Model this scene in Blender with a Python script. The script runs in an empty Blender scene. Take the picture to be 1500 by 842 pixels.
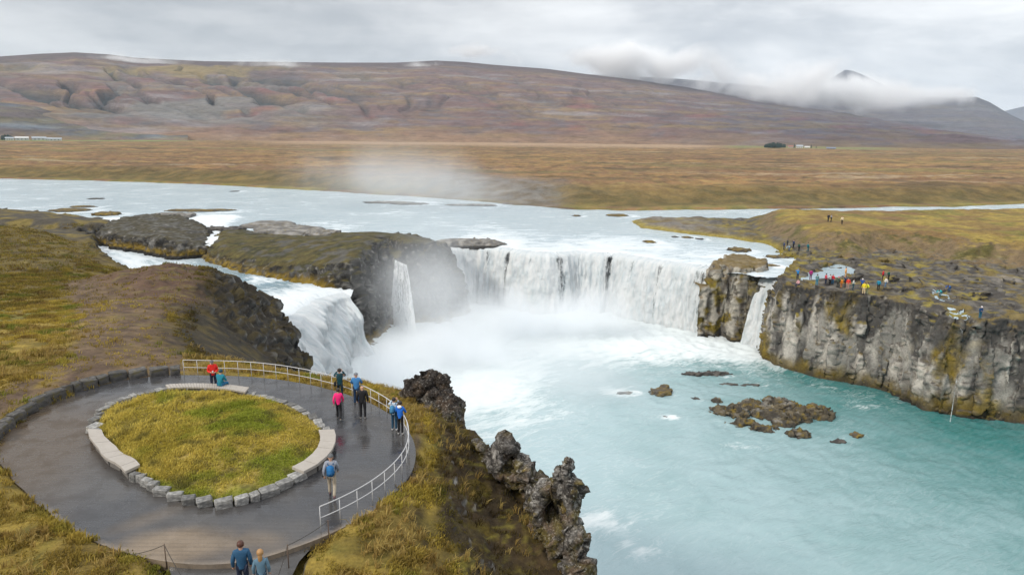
import bpy, bmesh, math, random
import numpy as np
from mathutils import Vector, Matrix, Euler

# ------------------------------------------------------------------ basics
scene = bpy.context.scene
COL = scene.collection
rnd = random.Random(11)
rng = np.random.default_rng(5)
R = math.radians

CAMZ = 38.0
PITCH, ROLL, FOC = R(12.57), R(0.6), 1000.0

def ray(x, y):
    u, v = (x - 750) / FOC, (421 - y) / FOC
    c, s = math.cos(ROLL), math.sin(ROLL)
    u, v = u * c - v * s, u * s + v * c
    cp, sp = math.cos(PITCH), math.sin(PITCH)
    return np.array([u, cp + v * sp, -sp + v * cp])

def P(x, y, z):
    d = ray(x, y)
    t = (z - CAMZ) / d[2]
    return np.array([d[0] * t, d[1] * t, z])

def PD(x, y, dist):
    d = ray(x, y)
    t = dist / math.hypot(d[0], d[1])
    return np.array([d[0] * t, d[1] * t, CAMZ + d[2] * t])

def depth_at(x, y, z):
    return (z - CAMZ) / ray(x, y)[2]

def poly_px(pts):
    return np.array([P(*p)[:2] for p in pts])

# ------------------------------------------------------------------ noise
_g = np.random.default_rng(3)
_perm = _g.permutation(256).astype(np.int64)
_perm = np.concatenate([_perm, _perm, _perm])
_grad = _g.normal(size=(256, 3))
_grad /= np.linalg.norm(_grad, axis=1)[:, None]

def pn(p):
    p = np.asarray(p, float)
    i = np.floor(p).astype(np.int64)
    f = p - i
    i &= 255
    w = f * f * f * (f * (f * 6 - 15) + 10)
    out = 0
    for dx in (0, 1):
        wx = w[:, 0] if dx else 1 - w[:, 0]
        for dy in (0, 1):
            wy = w[:, 1] if dy else 1 - w[:, 1]
            for dz in (0, 1):
                wz = w[:, 2] if dz else 1 - w[:, 2]
                h = _perm[_perm[_perm[(i[:, 0] + dx) & 255] + ((i[:, 1] + dy) & 255)] + ((i[:, 2] + dz) & 255)]
                g = _grad[h]
                out = out + wx * wy * wz * (g[:, 0] * (f[:, 0] - dx) + g[:, 1] * (f[:, 1] - dy) + g[:, 2] * (f[:, 2] - dz))
    return out * 1.5

def fbm(p, octv=4, gain=.5, ridge=False):
    p = np.asarray(p, float)
    s, a, tot = 0, 1.0, 0
    for o in range(octv):
        n = pn(p * (2.03 ** o) + o * 17.3)
        if ridge:
            n = 1 - 2 * np.abs(n)
        s = s + a * n
        tot += a
        a *= gain
    return s / tot

def fb2(X, Y, scale, octv=4, seed=0, ridge=False, sy=None):
    sh = X.shape
    p = np.stack([X.ravel() / scale, Y.ravel() / (sy or scale), np.full(X.size, seed * 7.31)], 1)
    return fbm(p, octv, ridge=ridge).reshape(sh)

def worley(p):
    """distance to the nearest cell point and that cell's random number"""
    p = np.asarray(p, float)
    i = np.floor(p).astype(np.int64)
    best = np.full(len(p), 9.0); val = np.zeros(len(p))
    for dx in (-1, 0, 1):
        for dy in (-1, 0, 1):
            for dz in (-1, 0, 1):
                c = i + np.array([dx, dy, dz])
                m = c & 255
                h = _perm[_perm[_perm[m[:, 0]] + m[:, 1]] + m[:, 2]]
                q = c + .5 + .42 * _grad[h]
                d = ((p - q) ** 2).sum(1)
                k = d < best
                best = np.where(k, d, best); val = np.where(k, ((h * 73) % 256) / 255.0, val)
    return np.sqrt(best), val

def facets(p):
    """angular blocks: every cell is a plane of its own tilt and height"""
    p = np.asarray(p, float)
    i = np.floor(p).astype(np.int64)
    best = np.full(len(p), 9.0); val = np.zeros(len(p))
    for dx in (-1, 0, 1):
        for dy in (-1, 0, 1):
            for dz in (-1, 0, 1):
                c = i + np.array([dx, dy, dz])
                m = c & 255
                h = _perm[_perm[_perm[m[:, 0]] + m[:, 1]] + m[:, 2]]
                q = c + .5 + .42 * _grad[h]
                d = ((p - q) ** 2).sum(1)
                k = d < best
                f = (((h * 73) % 256) / 255.0 - .5) + .9 * ((p - q) * _grad[(h * 31 + 7) & 255]).sum(1)
                best = np.where(k, d, best); val = np.where(k, f, val)
    return val

def sst(a, b, x):
    t = np.clip((x - a) / (b - a), 0, 1)
    return t * t * (3 - 2 * t)

def sd(poly, X, Y):
    """signed distance to polygon, inside positive"""
    x, y = X.ravel(), Y.ravel()
    d2 = np.full(x.shape, 1e18)
    inside = np.zeros(x.shape, bool)
    n = len(poly)
    for a in range(n):
        x0, y0 = poly[a]
        x1, y1 = poly[(a + 1) % n]
        ex, ey = x1 - x0, y1 - y0
        L = ex * ex + ey * ey + 1e-12
        t = np.clip(((x - x0) * ex + (y - y0) * ey) / L, 0, 1)
        d2 = np.minimum(d2, (x - x0 - t * ex) ** 2 + (y - y0 - t * ey) ** 2)
        c = ((y0 > y) != (y1 > y))
        with np.errstate(divide='ignore', invalid='ignore'):
            xi = ex * (y - y0) / (ey if ey != 0 else 1e-12) + x0
        inside ^= c & (x < xi)
    return np.where(inside, np.sqrt(d2), -np.sqrt(d2)).reshape(X.shape)

def dline(pts, X, Y):
    x, y = X.ravel(), Y.ravel()
    d2 = np.full(x.shape, 1e18)
    for a in range(len(pts) - 1):
        x0, y0 = pts[a][:2]
        ex, ey = pts[a + 1][0] - x0, pts[a + 1][1] - y0
        t = np.clip(((x - x0) * ex + (y - y0) * ey) / (ex * ex + ey * ey + 1e-12), 0, 1)
        d2 = np.minimum(d2, (x - x0 - t * ex) ** 2 + (y - y0 - t * ey) ** 2)
    return np.sqrt(d2).reshape(X.shape)

class TPS:
    """thin plate spline through control points (x, y, z)"""
    def __init__(self, pts, lam=0.0):
        p = np.array(pts, float)
        self.s = 50.0
        q = p[:, :2] / self.s
        n = len(q)
        K = self.phi(np.linalg.norm(q[:, None] - q[None], axis=2)) + lam * np.eye(n)
        A = np.zeros((n + 3, n + 3))
        A[:n, :n] = K
        A[:n, n] = 1
        A[:n, n + 1:] = q
        A[n, :n] = 1
        A[n + 1:, :n] = q.T
        self.w = np.linalg.solve(A, np.concatenate([p[:, 2], np.zeros(3)]))
        self.q = q
    @staticmethod
    def phi(r):
        return np.where(r > 1e-9, r * r * np.log(r + 1e-12), 0)
    def __call__(self, X, Y):
        x, y = X.ravel() / self.s, Y.ravel() / self.s
        out = np.full(x.shape, self.w[len(self.q)]) + self.w[-2] * x + self.w[-1] * y
        for k, (a, b) in enumerate(self.q):
            out += self.w[k] * self.phi(np.hypot(x - a, y - b))
        return out.reshape(X.shape)

def catmull(pts, n, closed=False):
    p = np.array(pts, float)
    m = len(p)
    out = []
    segs = m if closed else m - 1
    for i in range(segs):
        if closed:
            a, b, c, d = p[(i - 1) % m], p[i], p[(i + 1) % m], p[(i + 2) % m]
        else:
            a, b, c, d = p[max(i - 1, 0)], p[i], p[i + 1], p[min(i + 2, m - 1)]
        for k in range(n):
            t = k / n
            out.append(.5 * (2 * b + (c - a) * t + (2 * a - 5 * b + 4 * c - d) * t * t + (3 * b - a - 3 * c + d) * t ** 3))
    if not closed:
        out.append(p[-1])
    return np.array(out)

def resample(pts, step):
    p = np.array(pts, float)
    L = np.concatenate([[0], np.cumsum(np.linalg.norm(np.diff(p, axis=0), axis=1))])
    n = max(2, int(round(L[-1] / step)) + 1)
    s = np.linspace(0, L[-1], n)
    return np.stack([np.interp(s, L, p[:, k]) for k in range(p.shape[1])], 1)

# ------------------------------------------------------------------ object helpers
def props(o, label=None, cat=None, group=None, kind=None):
    if label: o['label'] = label
    if cat: o['category'] = cat
    if group: o['group'] = group
    if kind: o['kind'] = kind
    return o

def link(name, me, mat=None, parent=None):
    o = bpy.data.objects.new(name, me)
    COL.objects.link(o)
    if mat is not None:
        me.materials.clear()
        me.materials.append(mat)
    if parent is not None:
        o.parent = parent
    return o

def empty(name, loc=(0, 0, 0), rz=0.0):
    o = bpy.data.objects.new(name, None)
    COL.objects.link(o)
    o.location = [float(c) for c in loc]
    o.rotation_euler = (0, 0, rz)
    return o

def mesh_np(name, v, f, smooth=True):
    """v (N,3), f (M,3|4) array or list of polygons"""
    me = bpy.data.meshes.new(name)
    v = np.asarray(v, np.float32)
    if isinstance(f, np.ndarray):
        k = f.shape[1]
        me.vertices.add(len(v))
        me.vertices.foreach_set('co', v.ravel())
        me.loops.add(f.size)
        me.loops.foreach_set('vertex_index', f.astype(np.int32).ravel())
        me.polygons.add(len(f))
        me.polygons.foreach_set('loop_start', np.arange(0, f.size, k, dtype=np.int32))
        me.update(calc_edges=True)
    else:
        me.from_pydata([tuple(map(float, c)) for c in v], [], f)
    me.polygons.foreach_set('use_smooth', np.full(len(me.polygons), smooth))
    me.update()
    return me

def get_co(me):
    a = np.empty(len(me.vertices) * 3, np.float32)
    me.vertices.foreach_get('co', a)
    return a.reshape(-1, 3).astype(float)

def get_no(me):
    a = np.empty(len(me.vertices) * 3, np.float32)
    me.vertex_normals.foreach_get('vector', a)
    return a.reshape(-1, 3).astype(float)

def set_co(me, v):
    me.vertices.foreach_set('co', np.asarray(v, np.float32).ravel())
    me.update()

def set_col(me, c, name='Col'):
    a = me.attributes.get(name) or me.attributes.new(name, 'FLOAT_COLOR', 'POINT')
    c = np.asarray(c, np.float32)
    if c.shape[1] == 3:
        c = np.concatenate([c, np.ones((len(c), 1), np.float32)], 1)
    a.data.foreach_set('color', np.ascontiguousarray(c).ravel())

def set_att(me, v, name):
    a = me.attributes.get(name) or me.attributes.new(name, 'FLOAT', 'POINT')
    a.data.foreach_set('value', np.asarray(v, np.float32).ravel())

def set_uv(me, uv):
    l = me.uv_layers.new(name='UVMap')
    idx = np.empty(len(me.loops), np.int32)
    me.loops.foreach_get('vertex_index', idx)
    l.data.foreach_set('uv', np.asarray(uv, np.float32)[idx].ravel())

def grid_faces(nx, ny):
    i = np.arange(nx * ny).reshape(ny, nx)
    return np.stack([i[:-1, :-1], i[:-1, 1:], i[1:, 1:], i[1:, :-1]], -1).reshape(-1, 4)

def compact(v, f):
    used = np.unique(f)
    m = np.full(len(v), -1, np.int64)
    m[used] = np.arange(len(used))
    return v[used], m[f], used

def closed_field(x0, x1, y0, y1, cell, h, zb, keep=None):
    """closed block under the height field h(X, Y)"""
    nx, ny = int((x1 - x0) / cell) + 1, int((y1 - y0) / cell) + 1
    X, Y = np.meshgrid(np.linspace(x0, x1, nx), np.linspace(y0, y1, ny))
    Z = np.maximum(h(X, Y), zb + .3)
    v = np.stack([X, Y, Z], -1).reshape(-1, 3)
    f = grid_faces(nx, ny)
    fl = f.tolist()
    top = np.arange(nx * ny).reshape(ny, nx)
    ring = np.concatenate([top[0, :-1], top[:-1, -1], top[-1, :0:-1], top[:0:-1, 0]])
    b = v[ring].copy()
    b[:, 2] = zb
    n0 = len(v)
    v = np.concatenate([v, b])
    m = len(ring)
    for k in range(m):
        k2 = (k + 1) % m
        fl.append([int(ring[k2]), int(ring[k]), n0 + k, n0 + k2])
    fl.append([n0 + k for k in range(m)][::-1])
    return v, fl

def ico(sub=4):
    bm = bmesh.new()
    bmesh.ops.create_icosphere(bm, subdivisions=sub, radius=1)
    v = np.array([x.co[:] for x in bm.verts])
    f = [[x.index for x in p.verts] for p in bm.faces]
    bm.free()
    return v, f
_ICO = {}
def icos(sub):
    if sub not in _ICO:
        _ICO[sub] = ico(sub)
    return _ICO[sub][0].copy(), _ICO[sub][1]

def blob(c, r, sub=4, amp=.35, sc=1.0, seed=0, rot=0, octv=4, lean=(0, 0)):
    v, f = icos(sub)
    n = fbm(v * 1.3 / sc + seed * 3.7, octv)
    v = v * (1 + amp * n)[:, None] * np.array(r)
    v[:, 0] += lean[0] * v[:, 2]
    v[:, 1] += lean[1] * v[:, 2]
    c_, s_ = math.cos(rot), math.sin(rot)
    v = np.stack([v[:, 0] * c_ - v[:, 1] * s_, v[:, 0] * s_ + v[:, 1] * c_, v[:, 2]], 1)
    return v + np.array(c), f

def remesh(parts, voxel):
    V, Fc, n = [], [], 0
    for v, f in parts:
        V.append(v)
        Fc += [[i + n for i in p] for p in f]
        n += len(v)
    me = bpy.data.meshes.new('tmp')
    me.from_pydata(np.concatenate(V).tolist(), [], Fc)
    o = bpy.data.objects.new('tmp', me)
    COL.objects.link(o)
    m = o.modifiers.new('r', 'REMESH')
    m.mode = 'VOXEL'
    m.voxel_size = voxel
    m.adaptivity = 0
    dg = bpy.context.evaluated_depsgraph_get()
    out = bpy.data.meshes.new_from_object(o.evaluated_get(dg))
    bpy.data.objects.remove(o)
    bpy.data.meshes.remove(me)
    out.polygons.foreach_set('use_smooth', np.ones(len(out.polygons), bool))
    return out

def crop_faces(me, keepfun):
    """drop faces whose all vertices fail keepfun(co)"""
    co = get_co(me)
    k = keepfun(co)
    bm = bmesh.new()
    bm.from_mesh(me)
    bm.verts.ensure_lookup_table()
    bmesh.ops.delete(bm, geom=[v for v in bm.verts if not k[v.index]], context='VERTS')
    bm.to_mesh(me)
    bm.free()

def mixc(a, b, t):
    t = np.clip(t, 0, 1)
    if np.ndim(t) == 1:
        t = t[:, None]
    return np.asarray(a) * (1 - t) + np.asarray(b) * t

# ------------------------------------------------------------------ materials
class NT:
    def __init__(self, name, world=False):
        if world:
            self.t = world.node_tree
        else:
            self.m = bpy.data.materials.new(name)
            self.m.use_nodes = True
            self.t = self.m.node_tree
        self.t.nodes.clear()
    def n(self, typ, out=0, props=None, **inp):
        nd = self.t.nodes.new('ShaderNode' + typ)
        for k, v in (props or {}).items():
            setattr(nd, k, v)
        for k, v in inp.items():
            key = k.replace('_', ' ') if not k.startswith('i') or not k[1:].isdigit() else int(k[1:])
            s = nd.inputs[key]
            if isinstance(v, bpy.types.NodeSocket):
                self.t.links.new(v, s)
            else:
                s.default_value = v
        return nd if out is None else nd.outputs[out]
    def math(self, op, a, b=0.0, c=None, clamp=False):
        kw = dict(i0=a, i1=b)
        if c is not None: kw['i2'] = c
        return self.n('Math', props={'operation': op, 'use_clamp': clamp}, **kw)
    def vmath(self, op, a, b=(0, 0, 0)):
        return self.n('VectorMath', props={'operation': op}, i0=a, i1=b)
    def mix(self, f, a, b, mode='MIX'):
        nd = self.t.nodes.new('ShaderNodeMix')
        nd.data_type = 'RGBA'
        nd.blend_type = mode
        for i, v in ((0, f), (6, a), (7, b)):
            if isinstance(v, bpy.types.NodeSocket):
                self.t.links.new(v, nd.inputs[i])
            else:
                nd.inputs[i].default_value = v if i == 0 or len(v) == 4 else (*v, 1)
        return nd.outputs[2]
    def ramp(self, f, stops, interp='LINEAR'):
        nd = self.t.nodes.new('ShaderNodeValToRGB')
        nd.color_ramp.interpolation = interp
        el = nd.color_ramp.elements
        while len(el) < len(stops): el.new(.5)
        for e, (p, c) in zip(el, stops):
            e.position = p
            e.color = (c, c, c, 1) if np.isscalar(c) else (*c, 1) if len(c) == 3 else c
        self.t.links.new(f, nd.inputs[0])
        return nd.outputs[0]
    def rng(self, f, a, b, c=0.0, d=1.0, smooth=True):
        return self.n('MapRange', props={'interpolation_type': 'SMOOTHSTEP' if smooth else 'LINEAR'}, i0=f, i1=a, i2=b, i3=c, i4=d)
    def noise(self, vec, scale, detail=5, rough=.55, dist=0.0, out=0):
        return self.n('TexNoise', out, Vector=vec, Scale=scale, Detail=detail, Roughness=rough, Distortion=dist)
    def pos(self):
        return self.n('NewGeometry')
    def att(self, name, out=0):
        return self.n('Attribute', out, props={'attribute_name': name})
    def stretch(self, vec, s):
        return self.vmath('MULTIPLY', vec, s)
    def bump(self, h, strength=.5, dist=.1, normal=None):
        kw = dict(Height=h, Strength=strength, Distance=dist)
        if normal is not None: kw['Normal'] = normal
        return self.n('Bump', **kw)
    def out(self, surf=None, vol=None):
        o = self.t.nodes.new('ShaderNodeOutputMaterial')
        if surf is not None: self.t.links.new(surf, o.inputs['Surface'])
        if vol is not None: self.t.links.new(vol, o.inputs['Volume'])
        return self.m
    def bsdf(self, **kw):
        return self.n('BsdfPrincipled', **kw)

def simple_mat(name, col, rough=.7, metal=0.0, var=.25, scale=12.0, bump=.2, bdist=.01, spec=.5):
    t = NT(name)
    p = t.n('TexCoord', 3)
    n = t.noise(p, scale, 4)
    c = t.mix(n, tuple(x * (1 - var) for x in col), tuple(min(1, x * (1 + var)) for x in col))
    b = t.bump(t.noise(p, scale * 2.5, 3), bump, bdist)
    return t.out(t.bsdf(Base_Color=c, Roughness=rough, Metallic=metal, Normal=b, Specular_IOR_Level=spec))

def terrain_mat(name, s1=.6, s2=4.0, var=.45, bump=.7, bdist=.15, rough=.95, spec=.2):
    """base colour from the 'Col' attribute, broken up by fine noise"""
    t = NT(name)
    p = t.pos()
    c = t.att('Col')
    n1 = t.noise(p, s1, 6, .62)
    n2 = t.noise(p, s2, 5, .65)
    k = t.math('ADD', t.math('MULTIPLY', n1, .55), t.math('MULTIPLY', n2, .45))
    k = t.rng(k, .3, .7, 1 - var, 1 + var, False)
    col = t.mix(1.0, c, t.n('CombineColor', i0=k, i1=k, i2=k), 'MULTIPLY')
    # stray specks of neighbouring plants and lichen
    n3 = t.noise(p, s2 * 1.7, 3, .5)
    col = t.mix(t.rng(n3, .62, .75, 0, .35), col, (.20, .17, .10))
    b = t.bump(t.math('ADD', n1, t.math('MULTIPLY', n2, .6)), bump, bdist)
    return t.out(t.bsdf(Base_Color=col, Roughness=rough, Normal=b, Specular_IOR_Level=spec))

# ================================================================== plan of the falls and the pool
LEFT_LIP = [P(*c) for c in [(420, 505, 10.2), (428, 488, 10.3), (445, 460, 10.4), (478, 438, 10.4), (505, 431, 10.4), (518, 430, 10.4)]]
MAIN_LIP = [P(*c) for c in [(655, 363, 13), (668, 362, 13), (700, 361, 13), (738, 364, 13), (775, 369, 13), (807, 372, 13), (848, 369, 13), (880, 371, 13), (905, 372, 13), (930, 377, 13), (954, 380, 13), (987, 385, 13), (1020, 389, 13), (1049, 394, 13), (1058, 396, 13)]]
POOL = np.array([p[:2] for p in LEFT_LIP] + [tuple(P(*c)[:2]) for c in [(523, 416, 10.4), (545, 446, 4), (585, 468, 0), (612, 466, 0), (640, 464, 0), (660, 448, 0)]] + [p[:2] for p in MAIN_LIP] +
                [tuple(P(*c)[:2]) for c in [(1065, 400, 13), (1122, 408, 13), (1143, 409, 12.8), (1160, 470, 8), (1230, 520, 4)]] + [(75, 80), (90, 0), (0, 0), (-26, 70)])
CHAN = poly_px([(120, 345, 11), (150, 352, 11), (215, 366, 11), (262, 376, 11), (306, 376, 11), (371, 397, 10.5), (442, 406, 10.4), (526, 412, 10.2), (562, 410, 10.2), (540, 470, 6), (440, 520, 6), (380, 470, 10.5), (330, 425, 10.5), (180, 405, 11), (100, 375, 11)])
CHUTES = [np.array([P(*c)[:2] for c in [(318, 318, 13), (298, 335, 12), (303, 365, 11.2)]]), np.array([P(*c)[:2] for c in [(175, 322, 13), (140, 340, 12), (150, 360, 11)]])]


# ------------------------------------------------------------------ plan of the viewing terrace
DZ = 24.0
CC = np.array([-14.0, 29.3])
def polar(pts):
    q = np.array([P(x, y, DZ)[:2] for x, y in pts]) - CC
    a = np.arctan2(q[:, 1], q[:, 0]); r = np.hypot(q[:, 0], q[:, 1])
    o = np.argsort(a)
    return a[o], r[o]
OUT_PX = [(268, 549), (300, 550), (350, 551), (400, 555), (440, 561), (480, 570), (520, 582), (560, 600), (590, 622), (606, 646), (609, 666), (604, 690), (586, 715), (552, 744), (515, 766), (475, 785), (430, 802), (370, 821), (300, 827), (245, 822),
          (190, 810), (150, 797), (110, 776), (70, 747), (38, 718), (13, 690), (-6, 665), (2, 642), (28, 620), (62, 597), (105, 577), (155, 562), (205, 553)]
IN_PX = [(133, 642), (138, 618), (158, 597), (200, 582), (245, 574), (310, 573), (365, 579), (410, 588), (448, 604), (474, 624), (490, 645), (487, 668), (465, 692), (437, 706), (400, 727), (350, 744), (300, 745), (250, 733), (212, 714), (178, 691), (148, 665)]
def periodic(a, r):
    t = np.linspace(-math.pi, math.pi, 361)
    rr = np.interp(t, np.concatenate([a - 2 * math.pi, a, a + 2 * math.pi]), np.tile(r, 3))
    k = np.hanning(15); k /= k.sum()
    e = np.concatenate([rr[:-1]] * 3)
    rr = np.convolve(e, k, 'same')[360:721]
    return t, rr
ta, ro = periodic(*polar(OUT_PX))
_, ri = periodic(*polar(IN_PX))
def r_out(a): return np.interp((np.asarray(a) + math.pi) % (2 * math.pi) - math.pi, ta, ro)
def r_in(a): return np.interp((np.asarray(a) + math.pi) % (2 * math.pi) - math.pi, ta, ri)
def at(a, r, z): return np.stack(np.broadcast_arrays(CC[0] + r * np.cos(a), CC[1] + r * np.sin(a), z), -1).astype(float)
def ang(x, y, z=DZ):
    q = P(x, y, z)[:2] - CC
    return math.atan2(q[1], q[0])

# path leaving the terrace
pp = np.array([P(*q) for q in [(245, 818, 23.85), (300, 823, 23.85), (370, 817, 23.85), (420, 800, 23.85), (462, 788, 23.85), (455, 803, 23.82), (438, 822, 23.8), (428, 842, 23.78), (420, 870, 23.75), (412, 960, 23.6), (395, 1300, 23.3), (120, 1300, 23.3), (250, 960, 23.6), (258, 870, 23.75), (250, 840, 23.8)]])

PATHXY = pp[:, :2]
STREAM = np.array([P(*c)[:2] for c in [(1155, 380, 13), (1142, 397, 12.9), (1131, 405, 12.9), (1118, 428, 12)]])
def notch(X, Y, z):
    k = sst(1.9, 3.2, dline(STREAM, X, Y))
    return np.where(z > 11.0, 11.0 + (z - 11.0) * k, z)
# ------------------------------------------------------------------ palette (real-world base colours)
BASALT = np.array([.040, .038, .036]); GREYROCK = np.array([.17, .165, .155]); LICHEN = np.array([.40, .385, .36])
PALE = np.array([.40, .375, .335]); DRYGRASS = np.array([.30, .215, .045]); OCHRE = np.array([.19, .135, .035])
OLIVE = np.array([.115, .09, .022]); GREEN = np.array([.125, .125, .028]); DIRT = np.array([.130, .090, .054])
PEAT = np.array([.052, .036, .022]); MOSSY = np.array([.16, .115, .02]); HEATHER = np.array([.15, .085, .055])
GRAVEL = np.array([.22, .20, .18])

def PT(x, y, t):
    return np.array([0, 0, CAMZ]) + ray(x, y) * t

def n3(co, scale, octv=4, seed=0, ridge=False, zs=1.0):
    p = co / scale
    p = p * np.array([1, 1, 1 / zs]) + seed * 9.7
    return fbm(p, octv, ridge=ridge)

def rocky(me, amp_rock=.5, amp_flat=.12, scale=2.0, col_amp=0.0, col_scale=1.3, flat_scale=1.0, seed=0, blocky=0.0, bs=(1.0, 1.0, 1.0)):
    """push the surface about: crags where it is steep, hummocks where it is flat"""
    co, no = get_co(me), get_no(me)
    steep = sst(.85, .45, no[:, 2])
    d = n3(co, scale, 5, seed, ridge=True) * amp_rock + n3(co, scale * .35, 3, seed + 1) * amp_rock * .45
    if col_amp:
        # vertical joints in the rock, constant down the face, and ledges across it
        d = d + col_amp * n3(co, col_scale, 3, seed + 2, ridge=True, zs=9.0) + col_amp * .5 * n3(co, 2.2, 3, seed + 3, zs=.25)
    if blocky:
        wp = co / np.array(bs) + .35 * np.stack([n3(co, 1.5, 3, seed + 6), n3(co, 1.5, 3, seed + 7), n3(co, 1.5, 3, seed + 8)], 1)
        d = d + blocky * (facets(wp) + .35 * facets(wp * 2.3 + 5))
    co = co + no * (d * steep)[:, None]
    co[:, 2] += (n3(co, flat_scale, 4, seed + 4) * amp_flat + n3(co, flat_scale * 4, 3, seed + 5) * amp_flat * 1.5) * (1 - steep)
    set_co(me, co)

# ================================================================== near bank (viewpoint bluff)
A_CP = [(20, 780, 24.2), (100, 830, 24.2), (0, 842, 24.25), (200, 835, 24.1), (-10, 720, 24.2), (-200, 800, 24.3), (-200, 600, 24.3), (-250, 700, 24.2),
        (0, 590, 24.3), (100, 560, 24.2), (200, 530, 23.9), (0, 500, 24), (100, 480, 23.3), (200, 480, 23.2), (-200, 500, 24.5),
        (0, 420, 21.5), (100, 420, 21.2), (0, 380, 19), (100, 380, 18.5), (0, 348, 16.4), (96, 353, 14.6), (150, 388, 13.6), (196, 402, 14.4), (-200, 380, 19), (-200, 345, 16.5),
        (0, 322, 15.6), (100, 328, 15.2), (150, 332, 14.6), (-200, 318, 16), (-400, 330, 16), (-400, 420, 22),
        (285, 396, 20.2), (230, 402, 19.8), (180, 412, 17.2), (300, 420, 20.9), (338, 414, 19.4), (250, 440, 21.8), (200, 440, 21.5),
        (262, 485, 22.8), (220, 520, 23.7), (312, 470, 20.9), (340, 452, 18.7), (363, 452, 16.6), (396, 449, 14.3), (407, 468, 13.7),
        (420, 484, 13.4), (425, 498, 13.2), (446, 512, 13), (400, 505, 15.0), (370, 505, 17.4), (330, 505, 20.2), (300, 518, 22.5),
        (420, 526, 14.5), (380, 527, 17.8), (340, 527, 20.9), (300, 545, 23.6), (400, 548, 23.0), (480, 556, 22.7), (540, 572, 23.0),
        (300, 600, 24), (320, 660, 24), (500, 640, 23.9), (100, 680, 24), (320, 780, 24), (250, 842, 23.95), (400, 842, 23.8),
        (575, 584, 23.2), (600, 602, 23.5), (622, 640, 23.7), (618, 700, 23.85), (600, 760, 23.9), (560, 800, 23.95), (500, 830, 23.9), (450, 862, 23.8),
        (660, 640, 22.9), (660, 700, 22.5), (700, 760, 21.5), (750, 842, 20.9), (780, 780, 21.3), (805, 805, 20.9), (850, 832, 20.2), (680, 820, 22.5), (645, 842, 23.5), (830, 842, 20.2),
        (600, 1000, 23.5), (300, 1000, 23.5)]
hA_t = TPS([P(*c) for c in A_CP], .0005)
A_EDGE = np.array([(-330, 280), (-156, 214), (-132, 203), (-114, 191), (-107, 181), (-112, 172), (-104, 163)] +
                  [tuple(P(*c)[:2]) for c in [(122, 360, 13), (146, 380, 13), (196, 396, 13.2), (232, 409, 14)]] +
                  [(-60, 114), (-52, 106), (-44.5, 101.5), (-39, 98), (-35, 93), (-31, 87), (-28, 80.5), (-26.5, 74), (-24.5, 66), (-20.5, 56), (-14, 48.5),
                   (-6.8, 42), (-4.2, 40), (-3.3, 36.5), (-1.3, 33), (1.3, 28.8), (3.4, 25.5), (4.4, 20), (6, 10), (8, -20), (-330, -20)])
MOUND = poly_px([(110, 412, 20), (180, 405, 18.5), (230, 402, 19.8), (290, 397, 20.3), (335, 415, 19.5), (330, 450, 20), (280, 465, 22), (262, 470, 22.5), (180, 440, 21.5)])
GULLY = np.array([P(*c)[:2] for c in [(-160, 352, 11), (-60, 352, 11), (40, 352, 11), (120, 358, 11), (140, 366, 11)]])
DARK1 = np.array([P(*c)[:2] for c in [(282, 458, 21.8), (266, 488, 22.7), (292, 516, 22.8), (340, 536, 21.5), (452, 548, 12), (470, 500, 9), (425, 470, 11), (400, 440, 12), (345, 398, 17.5), (318, 408, 20.2), (318, 440, 20.5)]])
DARK2 = np.array([P(*c)[:2] for c in [(628, 606, 23.2), (640, 660, 23.3), (634, 720, 23.4), (640, 780, 23.3), (665, 842, 22.6), (700, 900, 22), (900, 900, 19.5), (860, 760, 20), (790, 690, 21), (700, 620, 21)]])
def hA(X, Y, lower=None, extra=0.0):
    z = np.clip(hA_t(X, Y), 13.2, 25.2)
    d = sd(A_EDGE, X, Y) + 1.0 * fb2(X, Y, 5.5, 4, 1, True) * sst(30, 60, Y) + .8 * fb2(X, Y, 2.4, 3, 2)
    lo = 9.3 - 12 * sst(-3.5, -1.5, sd(POOL, X, Y))
    z = lo + (z - lo) * sst(-2.2, .5, d) ** .8
    z = z + .35 * fb2(X, Y, 9, 3, 4) * sst(1, 6, d) * sst(45, 60, Y)
    mound = sst(-3, 4, sd(MOUND, X, Y))
    z = z + mound * (.55 * fb2(X, Y, 4.5, 4, 6, True) + .3 * fb2(X, Y, 1.7, 3, 7))
    # hollow in front of the dark ledge
    z = z - np.maximum(z - 13.4, 0) * sst(10, 4.0, dline(GULLY, X, Y) + 1.2 * fb2(X, Y, 6, 3, 8))
    # bed of the terrace and of the path
    q = np.arctan2(Y - CC[1], X - CC[0])
    e = np.hypot(X - CC[0], Y - CC[1]) - r_out(q)
    z = np.where(Y < 45, np.minimum(z, 23.55 + .5 * sst(-.30, .12, e) + 3 * sst(.1, 3, e)), z)
    z = np.where(Y < 25, np.minimum(z, 23.15 + .7 * sst(.1, .6, -sd(PATHXY, X, Y)) + 3 * sst(.4, 3, -sd(PATHXY, X, Y))), z)
    if lower is not None:
        x0, x1, y0, y1 = lower
        z = z - .3 * sst(0, 2.5, np.minimum(np.minimum(X - x0, x1 - X), np.minimum(Y - y0, y1 - Y)))
    return z

DIRT_POLY = poly_px([(85, 420, 21.3), (120, 407, 19.5), (228, 402, 19.8), (290, 402, 20.3), (318, 440, 21.0), (262, 457, 22.2), (250, 490, 22.9), (285, 520, 23.2),
                     (318, 552, 23.8), (270, 556, 23.8), (117, 566, 24), (60, 590, 24), (0, 624, 24), (-30, 620, 24), (-20, 590, 24), (60, 555, 24), (105, 520, 23.8), (110, 468, 23)])
DIRT_PATCHES = poly_px([(612, 610, 23.6), (617, 650, 23.7), (612, 690, 23.8), (595, 722, 23.85), (560, 750, 23.9), (520, 775, 23.9), (520, 760, 23.9), (590, 700, 23.9), (605, 640, 23.7)])

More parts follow.
